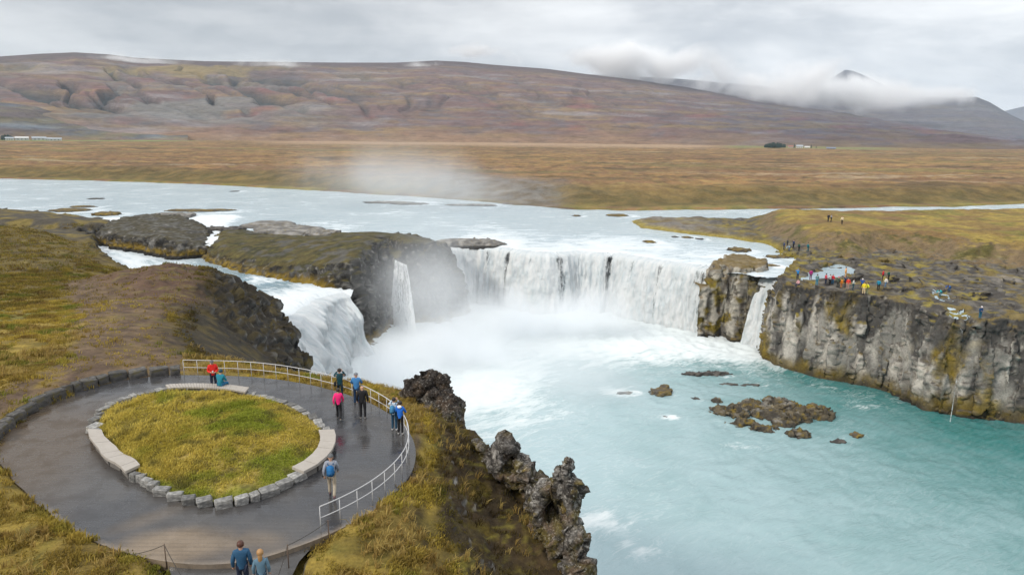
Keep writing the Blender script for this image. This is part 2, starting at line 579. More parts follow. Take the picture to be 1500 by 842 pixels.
def colA(me):
    co, no = get_co(me), get_no(me)
    X, Y, Z = co.T
    a, b, c = n3(co, 3.2, 4, 1), n3(co, 1.1, 4, 2), n3(co, 14, 3, 3)
    col = mixc(OCHRE, DRYGRASS, sst(-.25, .3, a + .5 * c))
    col = mixc(col, GREEN, sst(.0, .35, b * .7 + n3(co, 6, 3, 9)) * .75)
    col = mixc(col, OLIVE, sst(.05, .4, n3(co, 2.1, 4, 5)) * .75)
    col = col * mixc(np.array([.78]), np.array([1.0]), sst(40, 60, Y))
    # the grass on the far shoulder is browner
    far = sst(45, 80, Y)
    col = mixc(col, mixc(np.array([.075, .055, .024]), np.array([.125, .095, .03]), sst(-.25, .3, a)), far * .92)
    col = mixc(col, np.array([.05, .038, .02]), far * sst(.08, .3, n3(co, 2.4, 5, 26)) * .7)
    d = sd(DIRT_POLY, X, Y) + 2.2 * n3(co, 5, 4, 7) + .8 * b
    dirt = sst(-.5, .9, d)
    tuft = sst(.12, .3, n3(co, 2.6, 4, 8)) * .75
    rubble = mixc(DIRT, np.array([.085, .057, .04]), sst(-.2, .3, n3(co, 1.6, 4, 12)))
    col = mixc(col, rubble, dirt * (1 - tuft * sst(4, 1, d)) )
    d2 = sd(DIRT_PATCHES, X, Y) + .25 * b
    col = mixc(col, np.array([.085, .062, .045]), sst(-.15, .2, d2) * .85)
    # the ledge by the river is bare dark rock with thin moss
    lg = sst(150, 163, Y) * sst(2, -2, sd(A_EDGE, X, Y) - 26)
    col = mixc(col, mixc(np.array([.06, .055, .048]), np.array([.15, .115, .035]), sst(-.05, .25, n3(co, 5, 4, 11))), lg * .85)
    mo = sst(-2, 3, sd(MOUND, X, Y) + 1.5 * b)
    col = mixc(col, mixc(np.array([.085, .05, .035]), np.array([.13, .10, .035]), sst(.0, .3, n3(co, 1.7, 4, 13))), mo * .8)
    dk1 = sst(-3.5, .5, sd(DARK1, X, Y) + 2.0 * b)
    dk = np.maximum(sst(-3.5, .5, sd(DARK1, X, Y) + 2.0 * b), sst(-.35, .5, sd(DARK2, X, Y) + .5 * b + .5 * n3(co, 2, 3, 19)))
    # mossy earth and dark rock on the slopes towards the water
    s = np.maximum(sst(.90, .70, no[:, 2] + .10 * a) * sst(-60, -45, X), dk * .93)
    moss = mixc(PEAT * .62, MOSSY * .5, sst(.08, .36, n3(co, 1.3, 5, 14)))
    moss = mixc(moss, np.array([.06, .036, .018]), sst(.0, .35, n3(co, 3.1, 4, 15)) * .6)
    moss = mixc(moss, mixc(np.array([.13, .11, .02]), np.array([.19, .16, .025]), sst(-.2, .3, b)), sst(.72, 1.02, n3(co, .9, 4, 33, ridge=True) + .6 * n3(co, 2.8, 3, 37)) * sst(45, 40, Y) * .8)
    moss = mixc(moss, np.array([.10, .085, .018]), sst(.15, .35, n3(co, .75, 4, 27) + .5 * n3(co, 3.5, 3, 28)) * .5)
    moss = mixc(moss, mixc(np.array([.030, .027, .024]), np.array([.075, .058, .025]), sst(-.05, .3, n3(co, 1.6, 5, 29))), dk1 * .9)
    col = mixc(col, moss, s)
    rk = sst(.62, .38, no[:, 2] + .12 * b)
    rock = mixc(BASALT, GREYROCK, sst(-.05, .35, n3(co, 1.4, 5, 16)))
    rock = mixc(rock, LICHEN, sst(.12, .32, n3(co, .55, 4, 17)) * .8 * sst(50, 42, Y))
    rock = mixc(rock, MOSSY, sst(.12, .35, n3(co, 1.8, 4, 18)) * .7)
    rock = mixc(rock, BASALT * .7, sst(4, 1, Z))
    col = mixc(col, rock, rk)
    set_col(me, col)
    return dirt, s, rk

mat_near = terrain_mat('bluff_ground', 1.3, 9.0, .68, 1.0, .07)
mat_mid = terrain_mat('shoulder_ground', .7, 4.0, .62, .9, .15)

parts = [closed_field(-44, 10, 2, 64, .3, lambda X, Y: hA(X, Y), -1.6)]
me = remesh(parts, .18)
crop_faces(me, lambda c: (c[:, 2] > -1.2) & (c[:, 0] > -43.6) & (c[:, 1] > 2.4) & (c[:, 1] < 63.6))
rocky(me, .38, .08, 1.5, .12, 1.1, .7, 1)
co = get_co(me)
# cushions of moss on the slope above the water
w = sst(-.3, .6, sd(DARK2, co[:, 0], co[:, 1]))
co += get_no(me) * (w * (.26 * n3(co, .9, 4, 33, ridge=True) + .15 * n3(co, .4, 3, 34) + .26 * np.maximum(facets(co / .9), -.1) * sst(-.1, .2, n3(co, 2.5, 3, 36))))[:, None]
q = np.arctan2(co[:, 1] - CC[1], co[:, 0] - CC[0]); e = np.hypot(co[:, 0] - CC[0], co[:, 1] - CC[1]) - r_out(q)
co[:, 2] = np.where((e < -.08) & (co[:, 1] < 45), np.minimum(co[:, 2], 23.75), co[:, 2])
e = sd(PATHXY, co[:, 0], co[:, 1])
co[:, 2] = np.where((e > -.05) & (co[:, 1] < 26), np.minimum(co[:, 2], 23.2), co[:, 2])
set_co(me, co)
dirtA, slopeA, rockA = colA(me)
GRASS_SRC = [(get_co(me), get_no(me), dirtA, slopeA, rockA)]
bluff = props(link('terrain', me, mat_near), kind='structure')

# ragged crags standing along the edge of the bluff
t = NT('crag_rock')
p = t.pos()
c = t.att('Col')
n1, n2, n3_ = t.noise(p, 2.2, 6, .65), t.noise(p, 9.0, 6, .75), t.noise(p, 5.0, 5, .7)
kk = t.rng(t.math('ADD', t.math('MULTIPLY', n1, .4), t.math('MULTIPLY', n2, .6)), .36, .64, .25, 1.75, False)
col = t.mix(1.0, c, t.n('CombineColor', i0=kk, i1=kk, i2=kk), 'MULTIPLY')
col = t.mix(t.rng(n2, .57, .64, 0, .75), col, (.40, .385, .355))
col = t.mix(t.rng(n3_, .56, .66, 0, .8), col, (.035, .030, .026))
mat_crag = t.out(t.bsdf(Base_Color=col, Roughness=.95, Specular_IOR_Level=.2, Normal=t.bump(t.math('ADD', n1, t.math('MULTIPLY', n2, .7)), 1.0, .10)))
def crags(name, bl, label, seed, dark=None, cave=None, voxel=.065, spiky=1.0):
    me = remesh([blob(PT(x, y, t), r, 4, .45, .8, seed * 10 + i, 0, 5, ln) for i, (x, y, t, r, ln) in enumerate(bl)], voxel)
    co, no = get_co(me), get_no(me)
    wq = .12 * np.stack([n3(co, .5, 3, seed + 44), n3(co, .5, 3, seed + 45), n3(co, .5, 3, seed + 46)], 1)
    d = .16 * n3(co, .9, 5, seed + 41, ridge=True) + .55 * facets((co + .4 * wq) / np.array([1.2, 1.2, 1.5])) + .20 * facets((co + .4 * wq) / .5) + .06 * facets(co / .2) + .03 * n3(co, .15, 3, seed + 43)
    co = co + no * (d * spiky)[:, None]
    if cave is not None:
        dd = co - cave[0]
        co += np.array([.05, cave[2], .05]) * (np.exp(-((dd[:, 0] / cave[1]) ** 2 + (dd[:, 2] / cave[1]) ** 2) * 1.4) * sst(1.6, .3, np.abs(dd[:, 1])))[:, None]
    set_co(me, co)
    co, no = get_co(me), get_no(me)
    b = n3(co, .5, 4, seed + 21)
    c = mixc(np.array([.035, .031, .028]), np.array([.15, .14, .128]), sst(-.15, .25, b + .4 * n3(co, 1.6, 3, seed + 22)))
    c = mixc(c, LICHEN * .95, sst(.08, .28, n3(co, .17, 4, seed + 23)) * .75)
    c = mixc(c, mixc(OLIVE, np.array([.10, .06, .03]), sst(-.1, .2, b)), sst(.05, .35, n3(co, 1.3, 3, seed + 27) + .25 * sst(1.5, -1.0, co[:, 2] - 22.3)) * .75)
    c = mixc(c, BASALT, sst(.14, .3, n3(co, .33, 3, seed + 26)) * .8)
    c = mixc(c, mixc(MOSSY, PEAT, sst(-.1, .2, b)), sst(.10, .3, n3(co, 1.0, 4, seed + 24) - .05) * sst(.15, .6, no[:, 2]) * .9)
    if dark is not None:
        c = mixc(c, mixc(np.array([.030, .025, .022]), np.array([.07, .05, .035]), sst(0, .3, b)), sst(-.35, .35, dark(co) + .5 * n3(co, .8, 3, seed + 25)))
    set_col(me, c)
    return props(link(name, me, mat_crag), label, 'rock', 'crags along the edge of the bluff')
Z2 = (0, 0)
crags('rock_crag', [(603, 580, 40.4, (.55, .7, .75), Z2), (613, 572, 40.2, (.45, .6, .85), Z2), (629, 573, 40.0, (.50, .6, 1.0), Z2), (652, 572, 39.8, (.48, .6, .80), Z2), (640, 590, 39.7, (.95, 1.0, .8), Z2),
                    (655, 600, 38.6, (.72, 1.0, 1.0), Z2), (662, 625, 38.0, (.66, .9, 1.1), Z2), (668, 652, 37.4, (.55, .9, 1.3), Z2), (640, 604, 38.8, (.7, .7, .7), Z2)],
      'dark topped craggy rock with a grey lichened face, just outside the end of the terrace', 1, lambda co: (co[:, 2] - PT(640, 588, 39.8)[2] - .45 - .0 * (co[:, 0] < -4.0)) * 1.2)
crags('rock_crag', [(701, 662, 34.6, (.40, .5, .46), Z2), (716, 676, 34.2, (.42, .5, .42), Z2), (740, 676, 32.8, (.50, .65, .85), (.0, 0)), (743, 660, 32.6, (.22, .34, .48), Z2), (760, 693, 32.4, (.60, .75, .90), Z2), (776, 710, 31.6, (.52, .65, .75), Z2), (786, 738, 30.8, (.45, .7, .9), Z2)],
      'grey pyramid shaped crag speckled with lichen between dark topped crag and leaning spire', 2)
crags('rock_spire', [(831, 680, 28.8, (.20, .26, .42), (.35, 0)), (821, 694, 28.8, (.32, .36, .52), (.2, 0)), (827, 716, 28.9, (.34, .40, .55), Z2), (838, 737, 28.8, (.38, .5, .75), Z2), (812, 731, 29.4, (.40, .5, .38), Z2), (796, 727, 29.8, (.42, .6, .40), Z2),
                     (786, 752, 29.6, (.36, .5, .75), Z2), (839, 765, 28.6, (.34, .5, .8), Z2), (845, 795, 28.3, (.36, .6, .8), Z2), (846, 828, 28.3, (.34, .6, .7), Z2), (806, 752, 30.3, (.62, .4, .8), Z2), (800, 728, 29.8, (.5, .5, .4), Z2), (812, 792, 29.0, (.60, .5, .50), Z2), (824, 775, 29.4, (.5, .5, .5), Z2), (790, 775, 29.6, (.45, .5, .6), Z2)],
      'leaning pale rock spire with a dark hollow beneath, last crag before the open water', 3, None, (PT(808, 757, 29.0), .36, 1.4), .055, .75)

parts = [closed_field(-66, -12, 56, 128, .45, lambda X, Y: hA(X, Y, (-44, 10, 2, 64)), -1.6)]
me = remesh(parts, .32)
crop_faces(me, lambda c: (c[:, 2] > -1.1) & (c[:, 0] > -65.5) & (c[:, 1] > 56.5) & (c[:, 1] < 127.5))
rocky(me, .8, .17, 2.6, .25, 1.8, 1.4, 2, .9, (2.2, 2.2, 3.0))
co = get_co(me)
w = sst(-2.5, 1.5, sd(DARK1, co[:, 0], co[:, 1])) * sst(58.5, 65, co[:, 1])
co += get_no(me) * (w * (.5 * n3(co, 2.0, 5, 35, ridge=True) + .85 * facets(co / np.array([3.2, 3.2, 2.6])) + .5 * facets(co / 1.3)))[:, None]
set_co(me, co)
d_, s_, r_ = colA(me)
GRASS_SRC.append((get_co(me), get_no(me), d_, s_, r_))
props(link('terrain', me, mat_mid), kind='structure')

parts = [closed_field(-300, -40, -10, 268, .9, lambda X, Y: hA(X, Y, (-66, -12, 56, 128)) - .6 * sst(0, 2.5, np.minimum(X + 44, 64 - Y)), 6)]
me = remesh(parts, .6)
crop_faces(me, lambda c: (c[:, 2] > 6.7) & (c[:, 1] < 267) & (c[:, 1] > -9))
rocky(me, 1.0, .30, 3.0, .3, 2.2, 2.0, 3, 1.1, (2.5, 2.5, 4.0))
d_, s_, r_ = colA(me)
GRASS_SRC.append((get_co(me), get_no(me), d_, s_, r_))
props(link('terrain', me, mat_mid), kind='structure')

# ================================================================== east bank with the pale cliff
B_FRONT = [(1140, 414, 13.5), (1155, 416, 14), (1200, 425, 14), (1240, 431, 14), (1285, 434, 14), (1330, 443, 14), (1380, 460, 14), (1430, 466, 14),
           (1500, 469, 14), (1600, 480, 14), (1800, 505, 14), (2200, 560, 14)]
B_RIVER = [(932, 325, 13), (945, 334, 13), (1010, 342, 13), (1080, 350, 13), (1130, 358, 13), (1150, 368, 13), (1160, 380, 13), (1148, 396, 13), (1143, 405, 12.8)]
B_EDGE = np.array([tuple(P(*c)[:2]) for c in B_FRONT] + [(190, 40), (420, 60), (520, 300), (200, 222), (150, 214), (110, 204), (85, 203), (62, 211), (48, 210)] + [tuple(P(*c)[:2]) for c in B_RIVER])
B_UP = np.array([tuple(P(*c)[:2]) for c in [(1120, 343, 14), (1160, 362, 14), (1200, 371, 14), (1250, 378, 14), (1300, 371, 14), (1350, 377, 14), (1420, 388, 14), (1500, 394, 14), (1700, 410, 14)]] +
                [(420, 150), (520, 300), (200, 222), (150, 214), (110, 204), (85, 203), (70, 205)])
POND = poly_px([(1160, 404, 13.8), (1185, 397, 13.8), (1196, 389, 13.8), (1215, 383, 13.8), (1240, 385, 13.8), (1262, 392, 13.8), (1266, 402, 13.8), (1240, 410, 13.8), (1205, 409, 13.8), (1180, 411, 13.8)])
CREEK = np.array([P(*c)[:2] for c in [(1376, 428, 14.2), (1385, 441, 14.1), (1398, 452, 14.0), (1407, 463, 13.8), (1408, 476, 13.6)]])
THINF = P(1408, 476, 13.6)
def hB(X, Y):
    d = sd(B_EDGE, X, Y) + .9 * fb2(X, Y, 4.5, 4, 21, True) + .45 * fb2(X, Y, 1.8, 3, 22)
    du = sd(B_UP, X, Y) + 3.5 * fb2(X, Y, 14, 4, 23) + 1.2 * fb2(X, Y, 5, 3, 24)
    z = 14.0 + .5 * fb2(X, Y, 7, 4, 25) + .22 * fb2(X, Y, 2.5, 3, 26, True)
    rise = 3.6 * sst(48, 66, X) + .5
    z = z + rise * sst(-1.5, 9, du) * (1 + .15 * fb2(X, Y, 20, 3, 27)) + .7 * fb2(X, Y, 9, 3, 28) * sst(6, 18, du) + .02 * np.clip(du - 20, 0, 30)
    z = z + .55 * facets(np.stack([X.ravel() / 3.4, Y.ravel() / 2.4, np.zeros(X.size)], 1)).reshape(X.shape) * sst(3, -2, du)
    z = z - 1.1 * sst(-.5, 2.0, sd(POND, X, Y) - .5 + 2.0 * fb2(X, Y, 3.5, 4, 29))
    z = z - .35 * sst(2.2, .4, dline(CREEK, X, Y))
    z = z - .9 * sst(2.0, .2, np.hypot(X - THINF[0], Y - THINF[1]))
    river = sst(118, 125, Y) * sst(66, 60, X)
    w1 = 2.0 + 3.5 * sst(150, 190, Y)
    lo = np.where((Y > 122) & (sd(POOL, X, Y) < -1.5), 11.8, -1.4)
    zz = lo + (z - lo) * sst(-w1 * .6, w1 * .4, d) ** .75
    return notch(X, Y, zz)

def colB(me):
    co, no = get_co(me), get_no(me)
    X, Y, Z = co.T
    du = sd(B_UP, X, Y) + 3.0 * fb2(X, Y, 14, 4, 23)
    a, b, c = n3(co, 5, 4, 41), n3(co, 1.7, 4, 42), n3(co, 18, 3, 43)
    slab = mixc(np.array([.055, .05, .045]), np.array([.125, .115, .10]), sst(-.2, .35, b))
    slab = mixc(slab, np.array([.14, .105, .035]), sst(-.02, .25, a * .8 + n3(co, 2.6, 4, 44)) * .85)
    slab = mixc(slab, np.array([.21, .17, .03]), sst(.12, .32, n3(co, 3.3, 4, 45)) * .8)
    slab = mixc(slab, GRAVEL, sst(.15, .35, n3(co * np.array([1, 2.5, 1]), 12, 3, 46)) * sst(75, 95, X) * .7)
    grass = mixc(np.array([.185, .125, .04]), np.array([.25, .185, .045]), sst(-.2, .3, a + c))
    grass = mixc(grass, np.array([.12, .115, .03]), sst(.0, .35, n3(co, 7, 4, 47)) * .7)
    grass = mixc(grass, np.array([.13, .07, .04]), sst(.05, .35, n3(co, 9, 4, 48)) * .6)
    col = mixc(slab, grass, sst(0, 6, du))
    bank = mixc(np.array([.145, .105, .06]), np.array([.085, .075, .026]), sst(-.1, .3, a + .4 * b))
    col = mixc(col, bank, sst(.96, .86, no[:, 2]) * sst(-4, 1, du) * sst(14, 7, du))
    # grey gravel spit and yellow water's edge
    spit = sst(62, 50, X) * sst(150, 165, Y)
    col = mixc(col, mixc(GRAVEL * .75, np.array([.13, .10, .06]), sst(-.1, .3, a)), spit * .85)
    col = mixc(col, np.array([.24, .19, .03]), sst(14.15, 13.3, Z + .5 * a) * sst(12.7, 13.0, Z) * sst(130, 140, Y) * .8)
    # cliff: pale columns, black water streaks, moss and a mossy foot
    st = sst(.72, .42, no[:, 2])
    q = np.stack([X, Y, Z * .12], 1)
    pale = mixc(np.array([.17, .165, .15]), PALE * .98, sst(-.25, .3, n3(q, 2.2, 4, 51)))
    pale = mixc(pale, np.array([.20, .19, .18]), sst(.05, .32, n3(co, 1.0, 4, 52)) * .75)
    dark = sst(.04, .26, n3(q, 1.7, 4, 53) + .28 * sst(6, 14, Z) + .0)
    cl = mixc(pale, np.array([.05, .047, .045]), dark * .93)
    m = sst(.15, .40, n3(co * np.array([1, 1, .45]), 4.5, 4, 54) + .16 * sst(5, 0, Z) + .30 * sst(6, 0, np.abs(X - 63.5 - (Z - 6) * .2)) * sst(8, 13, 20 - Z + 0) + .42 * sst(46.5, 42.5, X))
    cl = mixc(cl, mixc(np.array([.085, .065, .02]), np.array([.23, .165, .025]), sst(-.2, .35, n3(co, 1.1, 4, 55))), m * .92)
    foot = sst(3.0, .6, Z + 1.6 * n3(co, 2.5, 3, 56))
    cl = mixc(cl, mixc(np.array([.12, .085, .015]), np.array([.05, .04, .02]), sst(-.1, .3, b)), foot * .9)
    cl = mixc(cl, np.array([.03, .028, .025]), sst(.9, .2, Z))
    rim = sst(12.4, 13.6, Z + .8 * n3(co, 2, 3, 57)) * (n3(q, 2.0, 3, 58) > -.1)
    cl = mixc(cl, np.array([.045, .042, .04]), rim * .8)
    set_col(me, mixc(col, cl, st * sst(127, 119, Y)))

mat_cliff = terrain_mat('cliff_rock', .8, 5.0, .58, 1.0, .14)
def hB1(X, Y): return hB(X, Y)
parts = [closed_field(38, 128, 58, 152, .45, hB1, -2)]
me = remesh(parts, .21)
crop_faces(me, lambda c: (c[:, 2] > -1.3) & (c[:, 0] < 127.5) & (c[:, 1] < 151.5) & (c[:, 1] > 58.5))
rocky(me, .5, .24, 2.2, .45, 1.5, 1.3, 5, .95, (1.5, 1.5, 6.0))
colB(me)
east = props(link('terrain', me, mat_cliff), kind='structure')
def hB2(X, Y):
    return hB(X, Y) - .7 * sst(0, 2.5, np.minimum(np.minimum(X - 38, 128 - X), np.minimum(Y - 58, 152 - Y)))
parts = [closed_field(34, 420, 56, 290, 1.1, hB2, -2)]
me = remesh(parts, .9)
crop_faces(me, lambda c: c[:, 2] > -.6)
rocky(me, .6, .22, 3, .4, 2, 2.5, 5)
colB(me)
props(link('terrain', me, mat_mid), kind='structure')

# ================================================================== rock islands
def island_col(me, top, zb, mossh=1.6, seed=0, dark=1.0, grassy=1.0):
    co, no = get_co(me), get_no(me)
    if callable(zb): zb = zb(co)
    a, b = n3(co, 3.5, 4, 61 + seed), n3(co, 1.2, 4, 62 + seed)
    rock = mixc(BASALT * dark, GREYROCK * dark, sst(-.1, .4, a + .5 * b))
    rock = mixc(rock, LICHEN * .8, sst(.18, .38, n3(co, .9, 4, 63 + seed)) * .6)
    f = sst(mossh * 1.5, .2, co[:, 2] - zb + mossh * b)
    rock = mixc(rock, mixc(np.array([.19, .125, .012]), PEAT, sst(0, .4, b)), f * .85)
    rock = mixc(rock, BASALT * .6, sst(.35, .0, co[:, 2] - zb))
    g = mixc(np.array([.072, .058, .022]), np.array([.036, .034, .016]), sst(-.2, .3, a))
    g = mixc(g, top, sst(.0, .3, b) * .5)
    g = mixc(g, GREYROCK * .45, sst(.05, .3, n3(co, 4, 5, 64 + seed)) * .85)
    set_col(me, mixc(rock, g, sst(.62, .86, no[:, 2] + .12 * b) * grassy * sst(1.2, 2.2, co[:, 2] - zb)))

def field_island(name, poly, hf, zb, voxel, amp, cellpad=4, colamp=.3, wall=2.0, **kw):
    x0, y0 = poly.min(0) - cellpad
    x1, y1 = poly.max(0) + cellpad
    def h(X, Y):
        d = sd(poly, X, Y) + .8 * fb2(X, Y, 4.5, 4, 71, True) + .4 * fb2(X, Y, 1.7, 3, 72)
        lo = zb(X, Y) if callable(zb) else zb
        return lo - 1.5 + (hf(X, Y) - lo + 1.5) * sst(-wall * .5, wall * .5, d) ** .8
    zlow = -2.5 if callable(zb) else zb - 2.5
    me = remesh([closed_field(x0, x1, y0, y1, voxel * 1.4, h, zlow)], voxel)
    zc = zlow + .9
    crop_faces(me, lambda c: (c[:, 2] > zc) & (c[:, 0] > x0 + .8) & (c[:, 0] < x1 - .8) & (c[:, 1] > y0 + .8) & (c[:, 1] < y1 - .8))
    rocky(me, amp, .16, 2.2, colamp, 1.6, 1.8, 7, .8, (1.6, 1.6, 4.0))
    return me

MID_POLY = poly_px([(311, 380, 10.8), (371, 401, 10.5), (442, 412, 10.4), (500, 422, 10.2), (524, 432, 9), (545, 455, 4), (560, 472, 0), (585, 474, 0), (612, 470, 0), (640, 470, 0), (664, 455, 0)] +
                   [(667, 374, 13), (645, 353, 13.3), (600, 343, 13.3), (560, 338, 13.5), (508, 338, 13.5), (470, 343, 13.5), (400, 341, 13.3), (345, 332, 13), (314, 337, 12.6)])
MID_T = TPS([P(*c) for c in [(330, 350, 14.2), (325, 368, 13), (400, 355, 14.3), (400, 388, 12.9), (470, 360, 15.2), (480, 402, 13.8), (520, 412, 14.2), (550, 365, 16.3), (545, 405, 14.8), (570, 388, 15.8),
                                   (600, 350, 16.3), (655, 374, 15.8), (640, 362, 16.4), (560, 346, 16.3), (510, 343, 15), (640, 400, 13.5), (600, 400, 14), (400, 343, 13.4), (470, 346, 13.8), (345, 334, 13.0), (508, 341, 13.9), (560, 341, 14.0), (600, 346, 14.2), (645, 356, 14.2)]], .001)
CLEFT = np.array([P(*c)[:2] for c in [(560, 352, 15), (580, 368, 14.5), (590, 384, 13)]])
def hmid(X, Y):
    return np.clip(MID_T(X, Y), 12.5, 17) - 2.6 * sst(3.2, .6, dline(CLEFT, X, Y)) + .5 * fb2(X, Y, 6, 3, 73)
me = field_island('island', MID_POLY, hmid, lambda X, Y: np.where(X < -30, 10.0, -.5), .32, .9, 5, .5, 6.0)
island_col(me, np.array([.11, .10, .028]), lambda c: 10.2 - 10 * sst(-33, -28, c[:, 0]), 1.5, 0, .52)
mid = props(link('rock_island', me, mat_mid), 'large dark rock island with an olive grassy top between foaming cascade and broad fall', 'island')
# left dark rock between the rapids
L_POLY = poly_px([(152, 350, 11.8), (175, 358, 11.6), (210, 363, 11.4), (240, 370, 11.3), (262, 374, 11.2), (300, 373, 11.0), (313, 362, 11.6), (302, 343, 12.5), (270, 328, 12.8), (215, 325, 12.8), (175, 330, 12.8), (155, 340, 12.5)])
L_T = TPS([P(*c) for c in [(160, 340, 13.8), (200, 329, 14.4), (250, 330, 14.6), (270, 338, 14.2), (300, 352, 13.2), (230, 345, 14.8), (290, 366, 13.0), (200, 350, 13.6)]], .002)
me = field_island('island', L_POLY, lambda X, Y: np.clip(L_T(X, Y), 12.6, 16) + .4 * fb2(X, Y, 4, 4, 76, True), 11, .3, .8, 4, .5, 3.4)
island_col(me, GREYROCK * .6, 11.2, 1.2, 3, .75, .5)
props(link('rock_island', me, mat_mid), 'dark grey steep rock with a yellow mossy foot in the rapids behind the grassy bank', 'island')
# pillar between the broad fall and the narrow fall
PIL = np.array([P(1046, 488, 0)[:2], P(1080, 498, 0)[:2], P(1100, 470, 3)[:2], P(1112, 404, 13)[:2], P(1116, 385, 13)[:2], P(1085, 380, 13)[:2], P(1060, 384, 13)[:2], P(1048, 396, 13)[:2]])
me = field_island('pillar', PIL, lambda X, Y: notch(X, Y, 14.0 + .35 * fb2(X, Y, 3, 4, 79, True)), lambda X, Y: np.where(Y < 128, -.6, 11.5), .26, .55, 4, .6, 1.8)
co, no = get_co(me), get_no(me)
q = np.stack([co[:, 0], co[:, 1], co[:, 2] * .15], 1)
c = mixc(np.array([.30, .28, .24]), np.array([.08, .07, .06]), sst(-.1, .3, n3(q, 1.5, 4, 81)))
c = mixc(c, mixc(np.array([.07, .055, .015]), np.array([.20, .15, .025]), sst(-.2, .3, n3(co, .9, 4, 82))), sst(.02, .28, n3(co, 2.4, 4, 83) + .15 * sst(8, 2, co[:, 2])))
c = mixc(c, BASALT * .7, sst(1.5, .2, co[:, 2]))
c = mixc(c, np.array([.13, .09, .03]), sst(.5, .8, no[:, 2]) * .8)
set_col(me, c)
props(link('rock_pillar', me, mat_cliff), 'mossy brown rock buttress standing between the broad fall and the narrow fall beside it', 'rock')

# ================================================================== rocks in the water
RKMAT = terrain_mat('river_rock', 1.2, 7.0, .45, .9, .1)
def river_rock(px, py, z, wpx, h, depth, label, seed, tone='moss', group=None, sub=5, flat=.6, rot=0, sink=.35, name='river_rock', parts=1):
    t = depth_at(px, py, z)
    w = wpx * t / 1000
    c = P(px, py, z)
    bl = []
    r = random.Random(seed)
    for k in range(parts):
        if parts == 1:
            bl.append(blob((0, depth * .35, -h * sink), (w * .52, depth * .55, h * 1.25), sub, .38, .8, seed))
        else:
            u = (k + .5) / parts * 2 - 1 + r.uniform(-.15, .15)
            bl.append(blob((u * w * .42, depth * (.35 + r.uniform(-.35, .35)), -h * sink), (w * r.uniform(.8, 1.35) / parts, depth * r.uniform(.25, .5), h * r.uniform(.8, 1.35)), 4, .4, .8, seed + k))
    me = remesh(bl, max(.1, min(.4, w * .018 + .05)))
    co = get_co(me)
    zt = np.percentile(co[:, 2], 97)
    co[:, 2] = np.where(co[:, 2] > zt * flat, zt * flat + (co[:, 2] - zt * flat) * .35, co[:, 2])
    set_co(me, co)
    rocky(me, min(.45, h * .3), .08, max(.7, h), .1, 1.0, 1.0, seed, min(.6, h * .4), (max(.6, h * .8),) * 3)
    crop_faces(me, lambda c: c[:, 2] > -.9)
    co, no = get_co(me), get_no(me)
    a, b = n3(co, max(1.0, w * .15), 4, seed), n3(co, .7, 4, seed + 1)
    if tone == 'grey':
        col = mixc(np.array([.12, .115, .11]), np.array([.25, .24, .225]), sst(-.2, .3, a))
        col = mixc(col, np.array([.15, .115, .04]), sst(.08, .3, b) * .6 * sst(.5, .9, no[:, 2]))
    elif tone == 'dark':
        col = mixc(BASALT, np.array([.10, .09, .08]), sst(-.2, .3, a))
    else:
        col = mixc(np.array([.07, .058, .045]), np.array([.14, .10, .035]), sst(-.2, .25, a))
        col = mixc(col, np.array([.21, .15, .03]), sst(.05, .3, b) * .8 * sst(.2, .8, no[:, 2]))
    col = mixc(col, BASALT * .7, sst(.25, 0, co[:, 2]))
    set_col(me, col)
    o = link(name, me, RKMAT)
    o.location = c
    o.rotation_euler = (0, 0, rot)
    return props(o, label, 'rock', group or 'rocks breaking the river surface')

